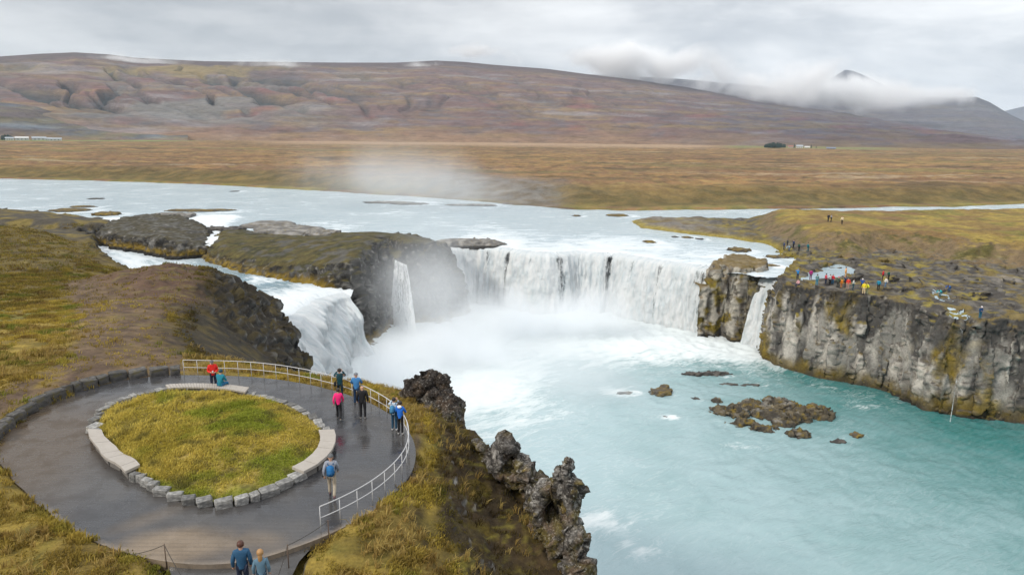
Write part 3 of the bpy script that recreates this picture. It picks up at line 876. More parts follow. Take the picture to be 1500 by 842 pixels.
rock_list = [
 (92, 310, 13, 62, .8, 9, 'long low mossy rock lying in the river off the dark ledge of the near bank', 101, 'moss', 1),
 (116, 304, 13, 38, .5, 6, 'thin flat mossy shelf just upstream of the long low mossy rock', 102, 'moss', 1),
 (150, 316, 13, 38, 1.3, 7, 'dark rounded mossy rock between the long low shelf and the grey flat ledge', 103, 'moss', 1),
 (236, 321, 13, 66, 1.7, 13, 'broad grey flat-topped ledge of rock directly behind the dark steep rock', 104, 'grey', 3),
 (291, 310, 13, 86, .8, 9, 'long thin dark rock bar in open water upstream of the grey ledge', 105, 'moss', 3),
 (137, 292, 13, 25, .4, 5, 'small dark sliver of rock alone in the calm upper river', 106, 'dark', 1),
 (342, 281, 13, 14, .3, 4, 'tiny dark rock nearest to the far shore of the upper river', 107, 'dark', 1),
 (404, 340, 13, 102, 1.9, 22, 'large grey humped rock with moss streaks behind the grassy island', 108, 'grey', 3),
 (323, 341, 12.8, 36, 2.2, 9, 'jagged dark rock beside the white chute at the tip of the grassy island', 109, 'dark', 2),
 (470, 346, 13, 52, 2.0, 8, 'smooth dark rock hump rising behind the crest of the grassy island', 110, 'grey', 1),
 (690, 359, 13, 76, 2.4, 9, 'big grey misty boulder on the brink of the broad fall', 111, 'grey', 2),
 (582, 299, 13, 70, .4, 12, 'low grey gravel bar half drowned in the upper river beyond the island', 112, 'grey', 2),
 (690, 303, 13, 52, .8, 8, 'grey flat rock close to the gravelly far shore', 113, 'grey', 2),
 (905, 317, 13, 32, .6, 6, 'small mossy rock off the far shore near the tip of the grey spit', 115, 'moss', 1),
 (845, 317, 13, 12, .4, 3, 'tiny yellowish rock in midstream near the far shore', 114, 'moss', 1),
 (953, 356, 13, 18, .6, 3.5, 'small rounded rock in the current above the middle of the broad fall', 116, 'moss', 1),
 (990, 348, 13, 10, .35, 2, 'pebble-like dark rock just off the grey spit, first of three in a line', 117, 'dark', 1),
 (1008, 349, 13, 16, .4, 3, 'middle and widest of the three little rocks in a line off the grey spit', 118, 'moss', 1),
 (1026, 351, 13, 12, .35, 2.5, 'last of three little rocks in a line off the grey spit, nearest the visitors', 119, 'dark', 1),
 (1086, 369, 13, 27, 1.1, 4, 'rounded yellow mossy boulder in the shallows above the rock buttress', 120, 'moss', 1),
 (1150, 379, 13, 34, .6, 4, 'flat mossy rock at the river edge below the dark-clothed group', 121, 'moss', 2),
 (1122, 391, 12.9, 24, .6, 3, 'flat mossy slab splitting the stream above the narrow fall', 122, 'moss', 2),
 (969, 579, 0, 28, 1.25, 2.2, 'rounded brown boulder standing alone in the milky pool', 123, 'moss', 1),
 (1019, 587, 0, 11, .5, .9, 'small dark stone in the pool beside the lone brown boulder', 124, 'dark', 1),
 (1037, 551, 0, 50, .9, 1.6, 'low dark rock at the far end of the submerged reef in the pool', 125, 'dark', 2),
 (1085, 566, 0, 52, .45, 1.5, 'thin dark reef barely above the pool, trailing towards the big mossy rocks', 126, 'dark', 3),
 (1255, 641, 0, 20, .7, 1.0, 'small pointed dark rock nearest the cliff side of the mossy reef', 127, 'moss', 1),
 (1230, 649, 0, 22, .4, 1.0, 'low drowned dark rock beside the end of the mossy reef', 128, 'dark', 1),
 (917, 578, 0, 28, .3, 1.2, 'barely exposed rock with foam around it in the milky pool', 129, 'grey', 1),
 (975, 613, 0, 16, .22, .8, 'tiny washed-over stone with a foam tail in the pool', 130, 'grey', 1),
]
for (px, py, z, wp, h, dep, lab, sd_, tone, np_) in rock_list:
    river_rock(px, py, z, wp, h, dep, lab, sd_, tone, parts=np_)

# the mossy reef in the pool: one mass of lumps
bl = []
for k, (px, py, rx, ry, rz) in enumerate([(1060, 607, 1.7, 1.3, 1.1), (1080, 610, 1.6, 1.6, 1.5), (1105, 600, 2.2, 1.6, 1.3), (1130, 612, 2.6, 1.8, 1.1), (1155, 605, 2.2, 1.6, 1.5), (1172, 618, 1.5, 1.3, 1.6),
                                         (1196, 612, 1.8, 1.4, 2.0), (1212, 615, 1.2, 1.2, 1.5), (1090, 625, 2.2, 1.2, .9), (1120, 632, 1.9, 1.1, .8), (1172, 640, 1.5, .9, .9), (1150, 625, 1.4, 1, .9), (1052, 592, .7, .6, .8), (1140, 592, 2.6, 1.0, .8)]):
    p = P(px, py, 0)
    bl.append(blob((p[0], p[1] + .5, -.15), (rx, ry, rz), 4, .42, .8, 140 + k))
me = remesh(bl, .13)
rocky(me, .28, .1, 1.0, .1, 1, .8, 9)
co = get_co(me)
co += get_no(me) * (.36 * facets(co / .8) + .14 * facets(co / .33))[:, None]
set_co(me, co)
crop_faces(me, lambda c: c[:, 2] > -.9)
co, no = get_co(me), get_no(me)
c = mixc(np.array([.045, .04, .033]), np.array([.115, .095, .062]), sst(-.2, .3, n3(co, 1.5, 4, 91)))
c = mixc(c, np.array([.17, .12, .02]), sst(.05, .3, n3(co, .9, 4, 92)) * sst(.0, .7, no[:, 2]) * .85)
c = mixc(c, np.array([.20, .19, .17]), sst(.1, .3, n3(co, 2.0, 3, 93)) * sst(.5, .9, no[:, 2]) * .7)
c = mixc(c, BASALT * .7, sst(.3, 0, co[:, 2]))
set_col(me, c)
props(link('rock_reef', me, RKMAT), 'wide lumpy brown reef of mossy rocks in the turquoise pool below the pale cliff', 'rock', 'rocks breaking the river surface')
# ================================================================== water
def h_river(X, Y):
    d = sd(CHAN, X, Y)
    z = 13.0 - 2.5 * sst(-5.5, -1, d)
    return z

def whiteness(X, Y):
    """how broken the upper river is"""
    lip = np.minimum(dline(np.array(MAIN_LIP), X, Y), 60)
    w = (.24 + .22 * fb2(X, Y, 5, 4, 107, False, 2.2)) * sst(42, 8, lip) * sst(-20, -8, X + .0 * Y) + .12 * sst(9, 1, lip)
    for c in CHUTES:
        w = np.maximum(w, .75 * sst(9, 1.5, dline(c, X, Y)))
    d = sd(CHAN, X, Y)
    w = np.maximum(w, .30 * sst(-12, -2, d) * sst(-62, -75, X))
    w = np.maximum(w, .55 * sst(3.4, 1.0, np.abs(d + 2.0)) * sst(-60, -80, X))
    ll = dline(np.array(LEFT_LIP), X, Y)
    w = np.maximum(w, .50 * sst(20, 1, ll) * sst(-58, -38, X))
    w = np.maximum(w, .26 * sst(-2, 3, d) * sst(.0, .25, fb2(X, Y, 6, 3, 108, False, 3)))
    w = np.maximum(w, .30 * sst(-75, -140, X) * sst(230, 180, Y))
    return w

def water_mat(name, deep, milky, foamcol, s, bumpd, stretch):
    t = NT(name)
    p = t.pos()
    foam, mud, fl = t.att('foam', 2), t.att('milk', 2), t.att('flow', 1)
    # coordinates along and across the current (baked per vertex)
    v = t.vmath('ADD', t.vmath('ADD', t.stretch(fl, stretch), t.stretch(t.noise(p, .25, 3, .5, 0, 1), (1.4, 1.4, 1.4))), t.stretch(t.noise(p, .06, 3, .5, .8, 1), (5, 5, 0)))
    a = t.noise(v, s, 7, .62, .4)
    b = t.noise(v, s * 3.7, 6, .6, .3)
    c = t.noise(p, s * .22, 4, .55, .6)
    k = t.math('ADD', t.math('MULTIPLY', a, .5), t.math('ADD', t.math('MULTIPLY', b, .25), t.math('MULTIPLY', c, .25)))
    f = t.rng(t.math('ADD', k, t.math('SUBTRACT', foam, .5)), .20, .44)
    veins = t.rng(t.math('ABSOLUTE', t.math('SUBTRACT', a, .5)), .022, .0)
    f = t.math('MAXIMUM', f, t.math('MULTIPLY', veins, t.rng(foam, .0, .30, .02, .34)))
    base = t.mix(t.math('ADD', mud, t.math('MULTIPLY', t.math('SUBTRACT', c, .5), .55), clamp=True), deep, milky)
    base = t.mix(t.rng(b, .35, .7, 0, .12), base, milky)
    col = t.mix(f, base, foamcol)
    h = t.math('ADD', t.math('MULTIPLY', a, 1.0), t.math('ADD', t.math('MULTIPLY', b, .55), t.math('MULTIPLY', t.noise(v, s * 11, 4, .6), .25)))
    nb = t.bump(h, .7, bumpd)
    rough = t.rng(f, 0, 1, .16, .65)
    return t.out(t.bsdf(Base_Color=col, Roughness=rough, Normal=nb, IOR=1.33, Specular_IOR_Level=.5))

mat_river = water_mat('river_water', (.16, .25, .30), (.46, .545, .59), (.62, .66, .68), .30, .40, (.45, 1.0, 1.0))
mat_pool = water_mat('pool_water', (.020, .145, .138), (.335, .44, .468), (.62, .67, .68), .42, .22, (.5, 1.0, 1.0))

def river_grid(x0, x1, y0, y1, cell, hole=None):
    nx, ny = int((x1 - x0) / cell) + 1, int((y1 - y0) / cell) + 1
    X, Y = np.meshgrid(np.linspace(x0, x1, nx), np.linspace(y0, y1, ny))
    d = sd(POOL, X, Y)
    w = whiteness(X, Y)
    Z = h_river(X, Y)
    lipd = np.maximum(-d, 0)
    near = np.minimum(dline(np.array(MAIN_LIP), X, Y), dline(np.array(LEFT_LIP), X, Y))
    Z -= .85 * sst(3.5, 0, near)
    Z += (fb2(X, Y, 2.2, 4, 101, True, 1.6) * .55 + fb2(X, Y, 7, 3, 102) * .5) * (w * 1.1 + .05) * sst(0, 3, near)
    v = np.stack([X, Y, Z], -1).reshape(-1, 3)
    f = grid_faces(nx, ny)
    keep = ((d < -.15) & (sd(A_EDGE, X, Y) < 4.0) & ~((X > 46.5) & (Y < 121.5))).ravel()[f].all(1)
    if hole:
        hx0, hx1, hy0, hy1 = hole
        ins = ((X > hx0) & (X < hx1) & (Y > hy0) & (Y < hy1)).ravel()
        keep &= ~ins[f].all(1)
    v, f, used = compact(v, f[keep])
    me = mesh_np('river', v, f)
    X, Y = v[:, 0], v[:, 1]
    w = w.ravel()[used]
    fo = .20 + w * .55 + .07 * fb2(X, Y, 25, 3, 103)
    for (px, py, z, wp, h, dep, *_r) in rock_list:
        if z > 5:
            c = P(px, py, z); rx = wp * depth_at(px, py, z) / 2000 + .6; ry = dep * .55 + .6
            e = np.hypot((X - c[0] - .3 * rx) / rx, (Y - c[1] - dep * .25) / ry)
            fo = fo + .13 * np.exp(-((e - 1.1) / .4) ** 2) * sst(-.3, .9, (X - c[0]) / rx) * (1 + fb2(X, Y, 2.0, 3, 109))
    set_att(me, np.clip(fo, 0, 1), 'foam')
    gorge = sst(-2, 4, sd(CHAN, X, Y))
    set_att(me, np.clip(.75 - .75 * gorge * sst(-80, -50, X) + .2 * w, 0, 1), 'milk')
    # current direction: upstream crosses left to right, then turns to the brink
    u = np.stack([X + .35 * Y, Y * 1.9 - .3 * X, np.zeros(len(X))], 1)
    u2 = np.stack([Y, X * 2.0, np.zeros(len(X))], 1)
    k = sst(190, 155, Y) * sst(-35, -15, X)
    u3 = np.stack([X * .75 - Y * .66, (X * .66 + Y * .75) * 1.9, np.zeros(len(X))], 1)
    fl = mixc(u, u3, gorge)
    a = me.attributes.new('flow', 'FLOAT_VECTOR', 'POINT')
    a.data.foreach_set('vector', fl.astype(np.float32).ravel())
    return me

me = river_grid(-130, 85, 88, 240, .55)
props(link('water', me, mat_river), kind='structure')
me = river_grid(-520, 420, 88, 470, 3.0, (-126, 81, 88, 236))
props(link('water', me, mat_river), kind='structure')

# lower pool
FALL_FEET = [np.array([P(*c)[:2] for c in L]) for L in ([(440, 560, 0), (500, 545, 0), (550, 500, 0), (560, 478, 0)], [(670, 470, 0), (740, 474, 0), (850, 478, 0), (950, 484, 0), (1035, 492, 0)], [(600, 478, 0), (615, 478, 0)], [(1085, 515, 0), (1115, 516, 0)])]
def pool_grid(x0, x1, y0, y1, cell, hole=None, dz=0):
    nx, ny = int((x1 - x0) / cell) + 1, int((y1 - y0) / cell) + 1
    X, Y = np.meshgrid(np.linspace(x0, x1, nx), np.linspace(y0, y1, ny))
    dl, dm, ds = dline(FALL_FEET[0], X, Y), dline(FALL_FEET[1], X, Y), dline(FALL_FEET[3], X, Y)
    churn = np.maximum(np.maximum(sst(34, 2, dl), sst(30, 2, dm)), sst(6, .5, ds))
    Z = dz + fb2(X, Y, 3.2, 4, 111, True) * (.17 + .5 * churn) + fb2(X, Y, 11, 3, 112) * (.16 + .25 * churn) + .11 * fb2(X, Y, 1.3, 3, 113, True)
    v = np.stack([X, Y, Z], -1).reshape(-1, 3)
    f = grid_faces(nx, ny)
    if hole:
        hx0, hx1, hy0, hy1 = hole
        ins = ((X > hx0) & (X < hx1) & (Y > hy0) & (Y < hy1)).ravel()
        f = f[~ins[f].all(1)]
        v, f, _ = compact(v, f)
    me = mesh_np('pool', v, f)
    X, Y = v[:, 0], v[:, 1]
    dl, dm, ds = dline(FALL_FEET[0], X, Y), dline(FALL_FEET[1], X, Y), dline(FALL_FEET[3], X, Y)
    churn = np.maximum(np.maximum(sst(48, 3, dl), sst(38, 2, dm) * .95), sst(7, .5, ds))
    foam = .05 + .50 * churn + .11 * fb2(X, Y, 14, 4, 114) + .10 * sst(34, 4, X) * sst(50, 75, Y)
    # foam behind the reef and along the cliff foot
    reef = np.array([P(1050, 600, 0)[:2], P(1100, 625, 0)[:2], P(1210, 620, 0)[:2]])
    foam += .10 * sst(4, .5, np.abs(dline(reef, X, Y) - 2.0)) + .16 * sst(3, .4, dline(np.array([P(1195, 566, 0)[:2], P(1240, 577, 0)[:2], P(1310, 585, 0)[:2]]), X, Y))
    for q, r in (((880, 765, 0), 2.6), ((935, 808, 0), 1.6), ((1085, 655, 0), 1.8), ((905, 575, 0), 2.2), ((1270, 596, 0), 2.5), ((700, 575, 0), 4), ((980, 612, 0), 1.0)):
        c = P(*q)
        foam += .26 * np.exp(-(((X - c[0]) / (r * 1.6)) ** 2 + ((Y - c[1]) / r) ** 2))
    for (px, py, z, wp, h, dep, *_r) in rock_list:
        if z == 0:
            c = P(px, py, 0); rx = wp * depth_at(px, py, 0) / 2000 + .25; ry = dep * .55 + .3
            e = np.hypot((X - c[0] - .25 * rx) / rx, (Y - c[1] - dep * .3) / ry)
            foam += .17 * np.exp(-((e - 1.05) / .35) ** 2) * sst(-.4, 1.0, (X - c[0]) / rx) * (.8 + 1.5 * fb2(X, Y, .9, 3, 110))
    set_att(me, np.clip(foam, 0, 1), 'foam')
    # suspended bubbles make the water milky on the falls' side, clear teal under the east cliff
    milk = np.clip(.97 - .0150 * (X - 8) - .0045 * np.maximum(X - 20, 0) * sst(60, 95, Y) + .10 * fb2(X, Y, 16, 3, 115), .06, 1)
    milk = np.maximum(milk, .9 * churn)
    milk = np.minimum(milk, .10 + .9 * sst(1, 16, dline(np.array([P(1045, 492, 0)[:2], P(1120, 515, 0)[:2], P(1190, 562, 0)[:2], P(1300, 582, 0)[:2], P(1500, 610, 0)[:2]]), X, Y)))
    set_att(me, milk, 'milk')
    cx, cy = 70, 20
    rr, an = np.hypot(X - cx, Y - cy), np.arctan2(Y - cy, X - cx)
    fl = np.stack([an * 60, rr * 1.5, np.zeros(len(X))], 1)
    fl = np.stack([X * .8 + Y * .55, (X * -.55 + Y * .8) * 1.5, np.zeros(len(X))], 1)
    a = me.attributes.new('flow', 'FLOAT_VECTOR', 'POINT')
    a.data.foreach_set('vector', fl.astype(np.float32).ravel())
    return me
props(link('water', pool_grid(-45, 92, 8, 152, .42), mat_pool), kind='structure')
props(link('water', pool_grid(-60, 240, -120, 156, 2.5, (-42, 89, 11, 149), -.03), mat_pool), kind='structure')

# rock wall behind the falls
def h_wall(X, Y):
    d = sd(POOL, X, Y) + 3.0 + 1.0 * fb2(X, Y, 5, 4, 121, True)
    top = h_river(X, Y) - .9
    return -2 + (top + 2) * sst(1.4, -1.4, d)
x0, x1, y0, y1 = -48, 56, 84, 168
parts = [closed_field(x0, x1, y0, y1, .8, h_wall, -3)]
me = remesh(parts, .6)
crop_faces(me, lambda c: (c[:, 2] > -2.0) & (c[:, 0] > x0 + 1.2) & (c[:, 0] < x1 - 1.2) & (c[:, 1] > y0 + 1.2) & (c[:, 1] < y1 - 1.2))
rocky(me, .8, .1, 2.4, .4, 1.8, 1.5, 11)
co = get_co(me)
set_col(me, mixc(np.array([.06, .062, .066]), np.array([.13, .135, .14]), sst(-.2, .3, n3(co, 2, 4, 122))))
props(link('terrain', me, mat_mid), kind='structure')

# ------------------------------------------------------------------ falls
def fall_mat(name, gaps):
    t = NT(name)
    uv = t.n('UVMap', props={'uv_map': 'UVMap'})
    th = t.att('thick', 2)
    wv = t.vmath('ADD', uv, t.stretch(t.vmath('SUBTRACT', t.noise(t.stretch(uv, (.6, .35, 1)), 1.0, 3, .5, 0, 1), (.5, .5, .5)), (1.6, 2.0, 0)))
    a = t.noise(t.stretch(wv, (.9, .16, 1)), 1.0, 6, .66, .2)
    b = t.noise(t.stretch(wv, (3.0, .6, 1)), 1.0, 7, .70, .3)
    c = t.noise(t.stretch(wv, (6.0, 2.6, 1)), 1.0, 6, .72)
    k = t.math('ADD', t.math('MULTIPLY', a, .45), t.math('ADD', t.math('MULTIPLY', b, .35), t.math('MULTIPLY', c, .20)))
    al = t.rng(t.math('ADD', k, t.math('SUBTRACT', th, .5)), .36, .52)
    col = t.mix(t.rng(k, .38, .58), (.58, .66, .70), (.83, .85, .86))  # blue-grey shadow between the white strands, painted into the colour
    nb = t.bump(k, .9, .8)
    s = t.n('MixShader', i0=.30, i1=t.bsdf(Base_Color=col, Roughness=.55, Normal=nb, Specular_IOR_Level=.25), i2=t.n('BsdfTranslucent', Color=(.85, .88, .9, 1)))
    return t.out(t.n('MixShader', i0=al, i1=t.n('BsdfTransparent'), i2=s))
mat_fall = fall_mat('falling_water', .3)

def waterfall(name, lip, outdir, drop, throw, label, thick=.62, back=4.0, spread=0.0, nu=None, nv=56, strand=.8, seed=0, curve=.625, thinat=(), step=.22, narrow=None, jagamp=.6, gap=.2):
    lip = resample(catmull(lip, 8), step)
    n = len(lip)
    tan = np.gradient(lip[:, :2], axis=0)
    nor = np.stack([tan[:, 1], -tan[:, 0]], 1)
    nor /= np.linalg.norm(nor, axis=1)[:, None] + 1e-9
    if outdir is not None:
        nor = nor * .35 + np.array(outdir) * .65
        nor /= np.linalg.norm(nor, axis=1)[:, None]
    # smooth the outward directions
    ker = np.ones(31) / 31
    nor = np.stack([np.convolve(np.pad(nor[:, k], 15, mode='edge'), ker, 'valid') for k in (0, 1)], 1)
    s = np.arange(n) * step
    rows, uvs, ths = [], [], []
    taper = sst(0, 2.2 if s[-1] > 6 else .5, np.minimum(s, s[-1] - s))
    jag = jagamp * fbm(np.stack([s / 2.4, s * 0 + seed, s * 0], 1), 3) * taper
    th0 = thick + gap * fbm(np.stack([s / 4.0, s * 0 + seed + 3.3, s * 0], 1), 4)
    for (cx, wd, amt) in thinat:
        th0 -= amt * np.exp(-((s / s[-1] - cx) * s[-1] / wd) ** 2)
    nb = 8
    cen = lip.mean(0)
    for j in range(nb + nv + 1):
        if j < nb:
            q = -back * (1 - j / nb)
            pos = lip[:, :2] + nor * (q + jag[:, None])
            if q < -.1:
                z = np.minimum(h_river(pos[:, 0], pos[:, 1]), lip[:, 2] + .1) + .10 - .16 * (-q / back) ** 2 - .5 * (1 + q / back) ** 2
            else:
                z = lip[:, 2] - .4
            dr = np.full(n, q)
            base = np.stack([pos[:, 0], pos[:, 1], z], 1)
            th = th0 + .12 - .55 * (-q / back) ** 1.5
        else:
            f = (j - nb) / nv
            dd = drop * f ** 1.25
            o = throw * f ** curve + .5 * strand * (curve > .7) * np.sin(f * 9 + s * .35) * sst(0, .2, f)
            pos = lip[:, :2] + nor * (o + jag)[:, None]
            if spread or narrow:
                pos = pos + (lip[:, :2] - cen[:2]) * (spread * f)
            z = lip[:, 2] - .4 - dd
            st = .7 * strand * fbm(np.stack([s / 3.2, np.full(n, dd / 30.0), np.full(n, seed + 9.)], 1), 3) + fbm(np.stack([s / 1.1, dd / 7.0 + s * .05, np.full(n, seed)], 1), 4) * strand + fbm(np.stack([s / .45, np.full(n, dd / 2.2), np.full(n, seed + 5.)], 1), 3) * strand * .5
            st = st + .45 * strand * fbm(np.stack([s / 1.7, np.full(n, dd / 1.9) + .2 * s, np.full(n, seed + 7.)], 1), 3)
            st = st * sst(0, .25, f) * taper
            base = np.stack([pos[:, 0] + nor[:, 0] * st, pos[:, 1] + nor[:, 1] * st, z], 1)
            dr = np.full(n, dd)
            th = th0 + .14 * f + .10 * (1 - sst(0, .12, f))
        edge = np.minimum(s, s[-1] - s)
        th = th - .6 * sst(2.0 if s[-1] > 6 else .35, 0, edge)
        rows.append(base); uvs.append(np.stack([s + seed * 13, dr], 1)); ths.append(th)
    v = np.stack(rows).reshape(-1, 3)
    me = mesh_np(name, v, grid_faces(n, nb + nv + 1))
    set_uv(me, np.stack(uvs).reshape(-1, 2))
    set_att(me, np.clip(np.stack(ths).ravel(), 0, 1), 'thick')
    return props(link('waterfall', me, mat_fall), label, 'waterfall')

waterfall('main', MAIN_LIP, None, 12.8, 3.2, 'broad curved white curtain of water, widest of all the falls', .66, seed=1, thinat=((.60, 1.4, .26), (.235, 1.0, .27), (.15, .8, .22), (.945, 2.6, .26), (.42, 1.4, .24), (.80, 1.2, .24), (.70, .8, .2), (.33, .9, .2)), back=6)
waterfall('left', LEFT_LIP, (.88, -.47), 10.2, 6.0, 'thick foaming white cascade pouring from the narrow channel next to the viewing terrace', .76, seed=2, strand=1.6, back=8, spread=.05, gap=.2, jagamp=1.3, curve=.82)
waterfall('mid', [P(577, 377, 14.2), P(586, 381, 14.0), P(596, 385, 14.0)], (.75, -.66), 14.0, 2.2, 'slim misty fall dropping from the cleft in the grassy island', .46, seed=3, step=.10, back=2.5, spread=1.4, strand=.6, gap=.2)
waterfall('narrow', [P(1116, 402, 12.9), P(1130, 404, 12.9), P(1144, 407, 12.9)], (-.62, -.78), 12.6, 5.6, 'narrow steep white fall between mossy buttress and pale cliff', .84, seed=4, step=.12, back=4, spread=.6, strand=.7, gap=.15)
waterfall('thread', [P(1405.5, 477, 13.4), P(1407.5, 477, 13.4), P(1409.5, 477, 13.4)], (-.45, -.89), 13.5, 1.75, 'thread-thin trickle running down the mossy streak in the pale cliff', .60, seed=5, step=.05, back=.7, spread=.9, strand=.15, gap=.25, curve=.22)

# little streams and ponds on the east bank
def sheet(poly, z, mat, foam, milk, cell=.5, zf=None):
    x0, y0 = poly.min(0) - 1
    x1, y1 = poly.max(0) + 1
    nx, ny = int((x1 - x0) / cell) + 2, int((y1 - y0) / cell) + 2
    X, Y = np.meshgrid(np.linspace(x0, x1, nx), np.linspace(y0, y1, ny))
    Z = np.full(X.shape, float(z)) if zf is None else zf(X, Y)
    f = grid_faces(nx, ny)
    v, f, _ = compact(np.stack([X, Y, Z], -1).reshape(-1, 3), f[(sd(poly, X, Y) > -.6).ravel()[f].all(1)])
    me = mesh_np('sheet', v, f)
    set_att(me, np.full(len(v), foam), 'foam'); set_att(me, np.full(len(v), milk), 'milk')
    a = me.attributes.new('flow', 'FLOAT_VECTOR', 'POINT')
    a.data.foreach_set('vector', v.astype(np.float32).ravel())
    return props(link('water', me, mat), kind='structure')
sheet(POND, 13.55, mat_river, .10, .5)
def ribbon(pts, w):
    pts = np.array(pts)
    t = np.gradient(pts, axis=0); nrm = np.stack([-t[:, 1], t[:, 0]], 1) / np.linalg.norm(t, axis=1)[:, None]
    w = np.array(w)[:, None]
    return np.concatenate([pts + nrm * w, (pts - nrm * w)[::-1]])
bpy.context.view_layer.update()
_dg = bpy.context.evaluated_depsgraph_get()
def on_bank(lift, seed):
    def f(X, Y):
        out = np.zeros(X.size)
        nz = fb2(X, Y, .9, 3, seed).ravel()
        for k, (x, y) in enumerate(zip(X.ravel(), Y.ravel())):
            ok, loc, *_ = east.ray_cast(Vector((x, y, 30)), Vector((0, 0, -1)))
            out[k] = (loc.z if ok else 13) + lift + .16 * nz[k]
        return out.reshape(X.shape)
    return f
sheet(ribbon(CREEK[2:4], [.4, .75]), 0, mat_river, .12, .5, .14, on_bank(-.02, 6))
sheet(ribbon(CREEK[:2], [.6, .5]), 0, mat_river, .12, .5, .14, on_bank(-.02, 7))
# ================================================================== viewing terrace
na, nr = 361, 26
th = np.linspace(-math.pi, math.pi, na)
k = np.linspace(0, 1, nr)
A, K = np.meshgrid(th, k)
RR = r_in(A) - .15 + (r_out(A) - r_in(A) + .15) * K
v = at(A, RR, DZ + .006 * fb2(A * 12, RR, 1.5, 3, 201)).reshape(-1, 3)
rim = at(th, r_out(th), DZ - .35)
v2 = np.concatenate([v, rim, v[(nr - 1) * na:]])
f = grid_faces(na, nr)[:, ::-1]
o0 = (nr - 1) * na
o1 = len(v) + na
sk = np.stack([o1 + np.arange(na - 1), o1 + np.arange(1, na), len(v) + np.arange(1, na), len(v) + np.arange(na - 1)], 1)[:, ::-1]
me = mesh_np('deck', v2, np.concatenate([f, sk]))
x, y = v2[:, 0], v2[:, 1]
d = np.concatenate([(r_out(A) - RR).ravel(), np.zeros(2 * na)])
n1, n2 = fb2(x, y, 3.0, 4, 202), fb2(x, y, .8, 4, 203)
col = mixc(np.array([.042, .042, .045]), np.array([.060, .056, .053]), sst(-.2, .3, n1))
warm = sst(-15.5, -20.5, x + 1.5 * n1) * sst(36, 31, y)
col = mixc(col, np.array([.080, .055, .032]), warm * .85)
p = P(310, 800, DZ)
dust = np.exp(-(((x - p[0] + .8) / 3.6) ** 2 + ((y - p[1]) / 1.25) ** 2)) * (1 + 1.0 * n1)
p2 = P(215, 760, DZ)
dust = np.maximum(dust, .55 * np.exp(-(((x - p2[0] - (y - p2[1]) * .8) / 1.2) ** 2 + ((y - p2[1]) / 2.0) ** 2)))
col = mixc(col, np.array([.215, .165, .115]), sst(.25, 1.0, dust) * .85)
col = mixc(col, np.array([.24, .19, .14]), sst(.22, .06, d + .05 * n2) * sst(24.5, 22.5, y) * .7)
set_col(me, col)
set_att(me, np.clip(1.0 - 1.0 * sst(.2, .8, dust) - .35 * warm + .25 * n1, 0, 1), 'wet')
t = NT('wet_paving')
p = t.pos()
c, wet = t.att('Col'), t.att('wet', 2)
fine = t.noise(p, 14, 5, .65)
pat = t.noise(p, 1.1, 5, .6)
gr = t.n('TexWave', 1, props={'wave_type': 'BANDS', 'bands_direction': 'Y'}, Vector=p, Scale=1.35, Distortion=.5, Detail=2.0, Detail_Scale=3.0)
stripe = t.noise(t.stretch(p, (.5, 7.0, 1)), 1.0, 3, .6)
m = t.rng(t.math('ADD', t.math('MULTIPLY', fine, .4), t.math('ADD', t.math('MULTIPLY', pat, .3), t.math('MULTIPLY', stripe, .3))), .3, .7, .62, 1.38, False)
cc = t.mix(1.0, c, t.n('CombineColor', i0=m, i1=m, i2=m), 'MULTIPLY')
cc = t.mix(t.math('MULTIPLY', t.rng(gr, .75, 1.0), .16), cc, (.03, .028, .027))
rg = t.math('SUBTRACT', t.rng(t.math('ADD', pat, t.math('MULTIPLY', fine, .4)), .55, .80, .62, .20), t.math('MULTIPLY', wet, .14))
nb = t.bump(t.math('ADD', t.math('MULTIPLY', fine, .5), t.math('MULTIPLY', gr, .35)), .35, .012)
mat_deck = t.out(t.bsdf(Base_Color=cc, Roughness=rg, Normal=nb, Specular_IOR_Level=t.math('ADD', .3, t.math('MULTIPLY', wet, .35))))
props(link('pavement', me, mat_deck), kind='structure')

me = mesh_np('path', pp, [list(range(len(pp)))[::-1]], False)
set_col(me, np.tile([[.055, .052, .05]], (len(pp), 1)))
set_att(me, np.full(len(pp), .7), 'wet')
me.polygons[0].flip() if me.polygons[0].normal.z < 0 else None
props(link('path', me, mat_deck), kind='structure')

# ------------------------------------------------------------------ grass island inside the ring
na, nr = 200, 60
th = np.linspace(-math.pi, math.pi, na)
A, K = np.meshgrid(th, np.linspace(0, 1, nr))
RR = (r_in(A) - .35) * K
X, Y = CC[0] + RR * np.cos(A), CC[1] + RR * np.sin(A)
Z = DZ + .12 + .5 * (1 - K ** 2) + .16 * fb2(X, Y, 1.3, 4, 211) * sst(1, .8, K) + .18 * fb2(X, Y, 3.2, 3, 212) * sst(1, .7, K)
v = np.stack([X, Y, Z], -1).reshape(-1, 3)
me = mesh_np('mound', v, grid_faces(na, nr)[:, ::-1])
def isl_col(x, y):
    a, b = fb2(x, y, 1.6, 4, 213), fb2(x, y, .6, 4, 214)
    c = mixc(np.array([.27, .205, .045]), np.array([.36, .27, .075]), sst(-.2, .3, a))
    c = mixc(c, np.array([.175, .18, .028]), sst(-.05, .3, fb2(x, y, 2.4, 3, 215) + .10 * (x - CC[0]) / 3))
    c = mixc(c, np.array([.09, .075, .03]), sst(.1, .35, b) * .7)
    return c
set_col(me, isl_col(v[:, 0], v[:, 1]) * .8)
props(link('ground', me, mat_near), kind='structure')

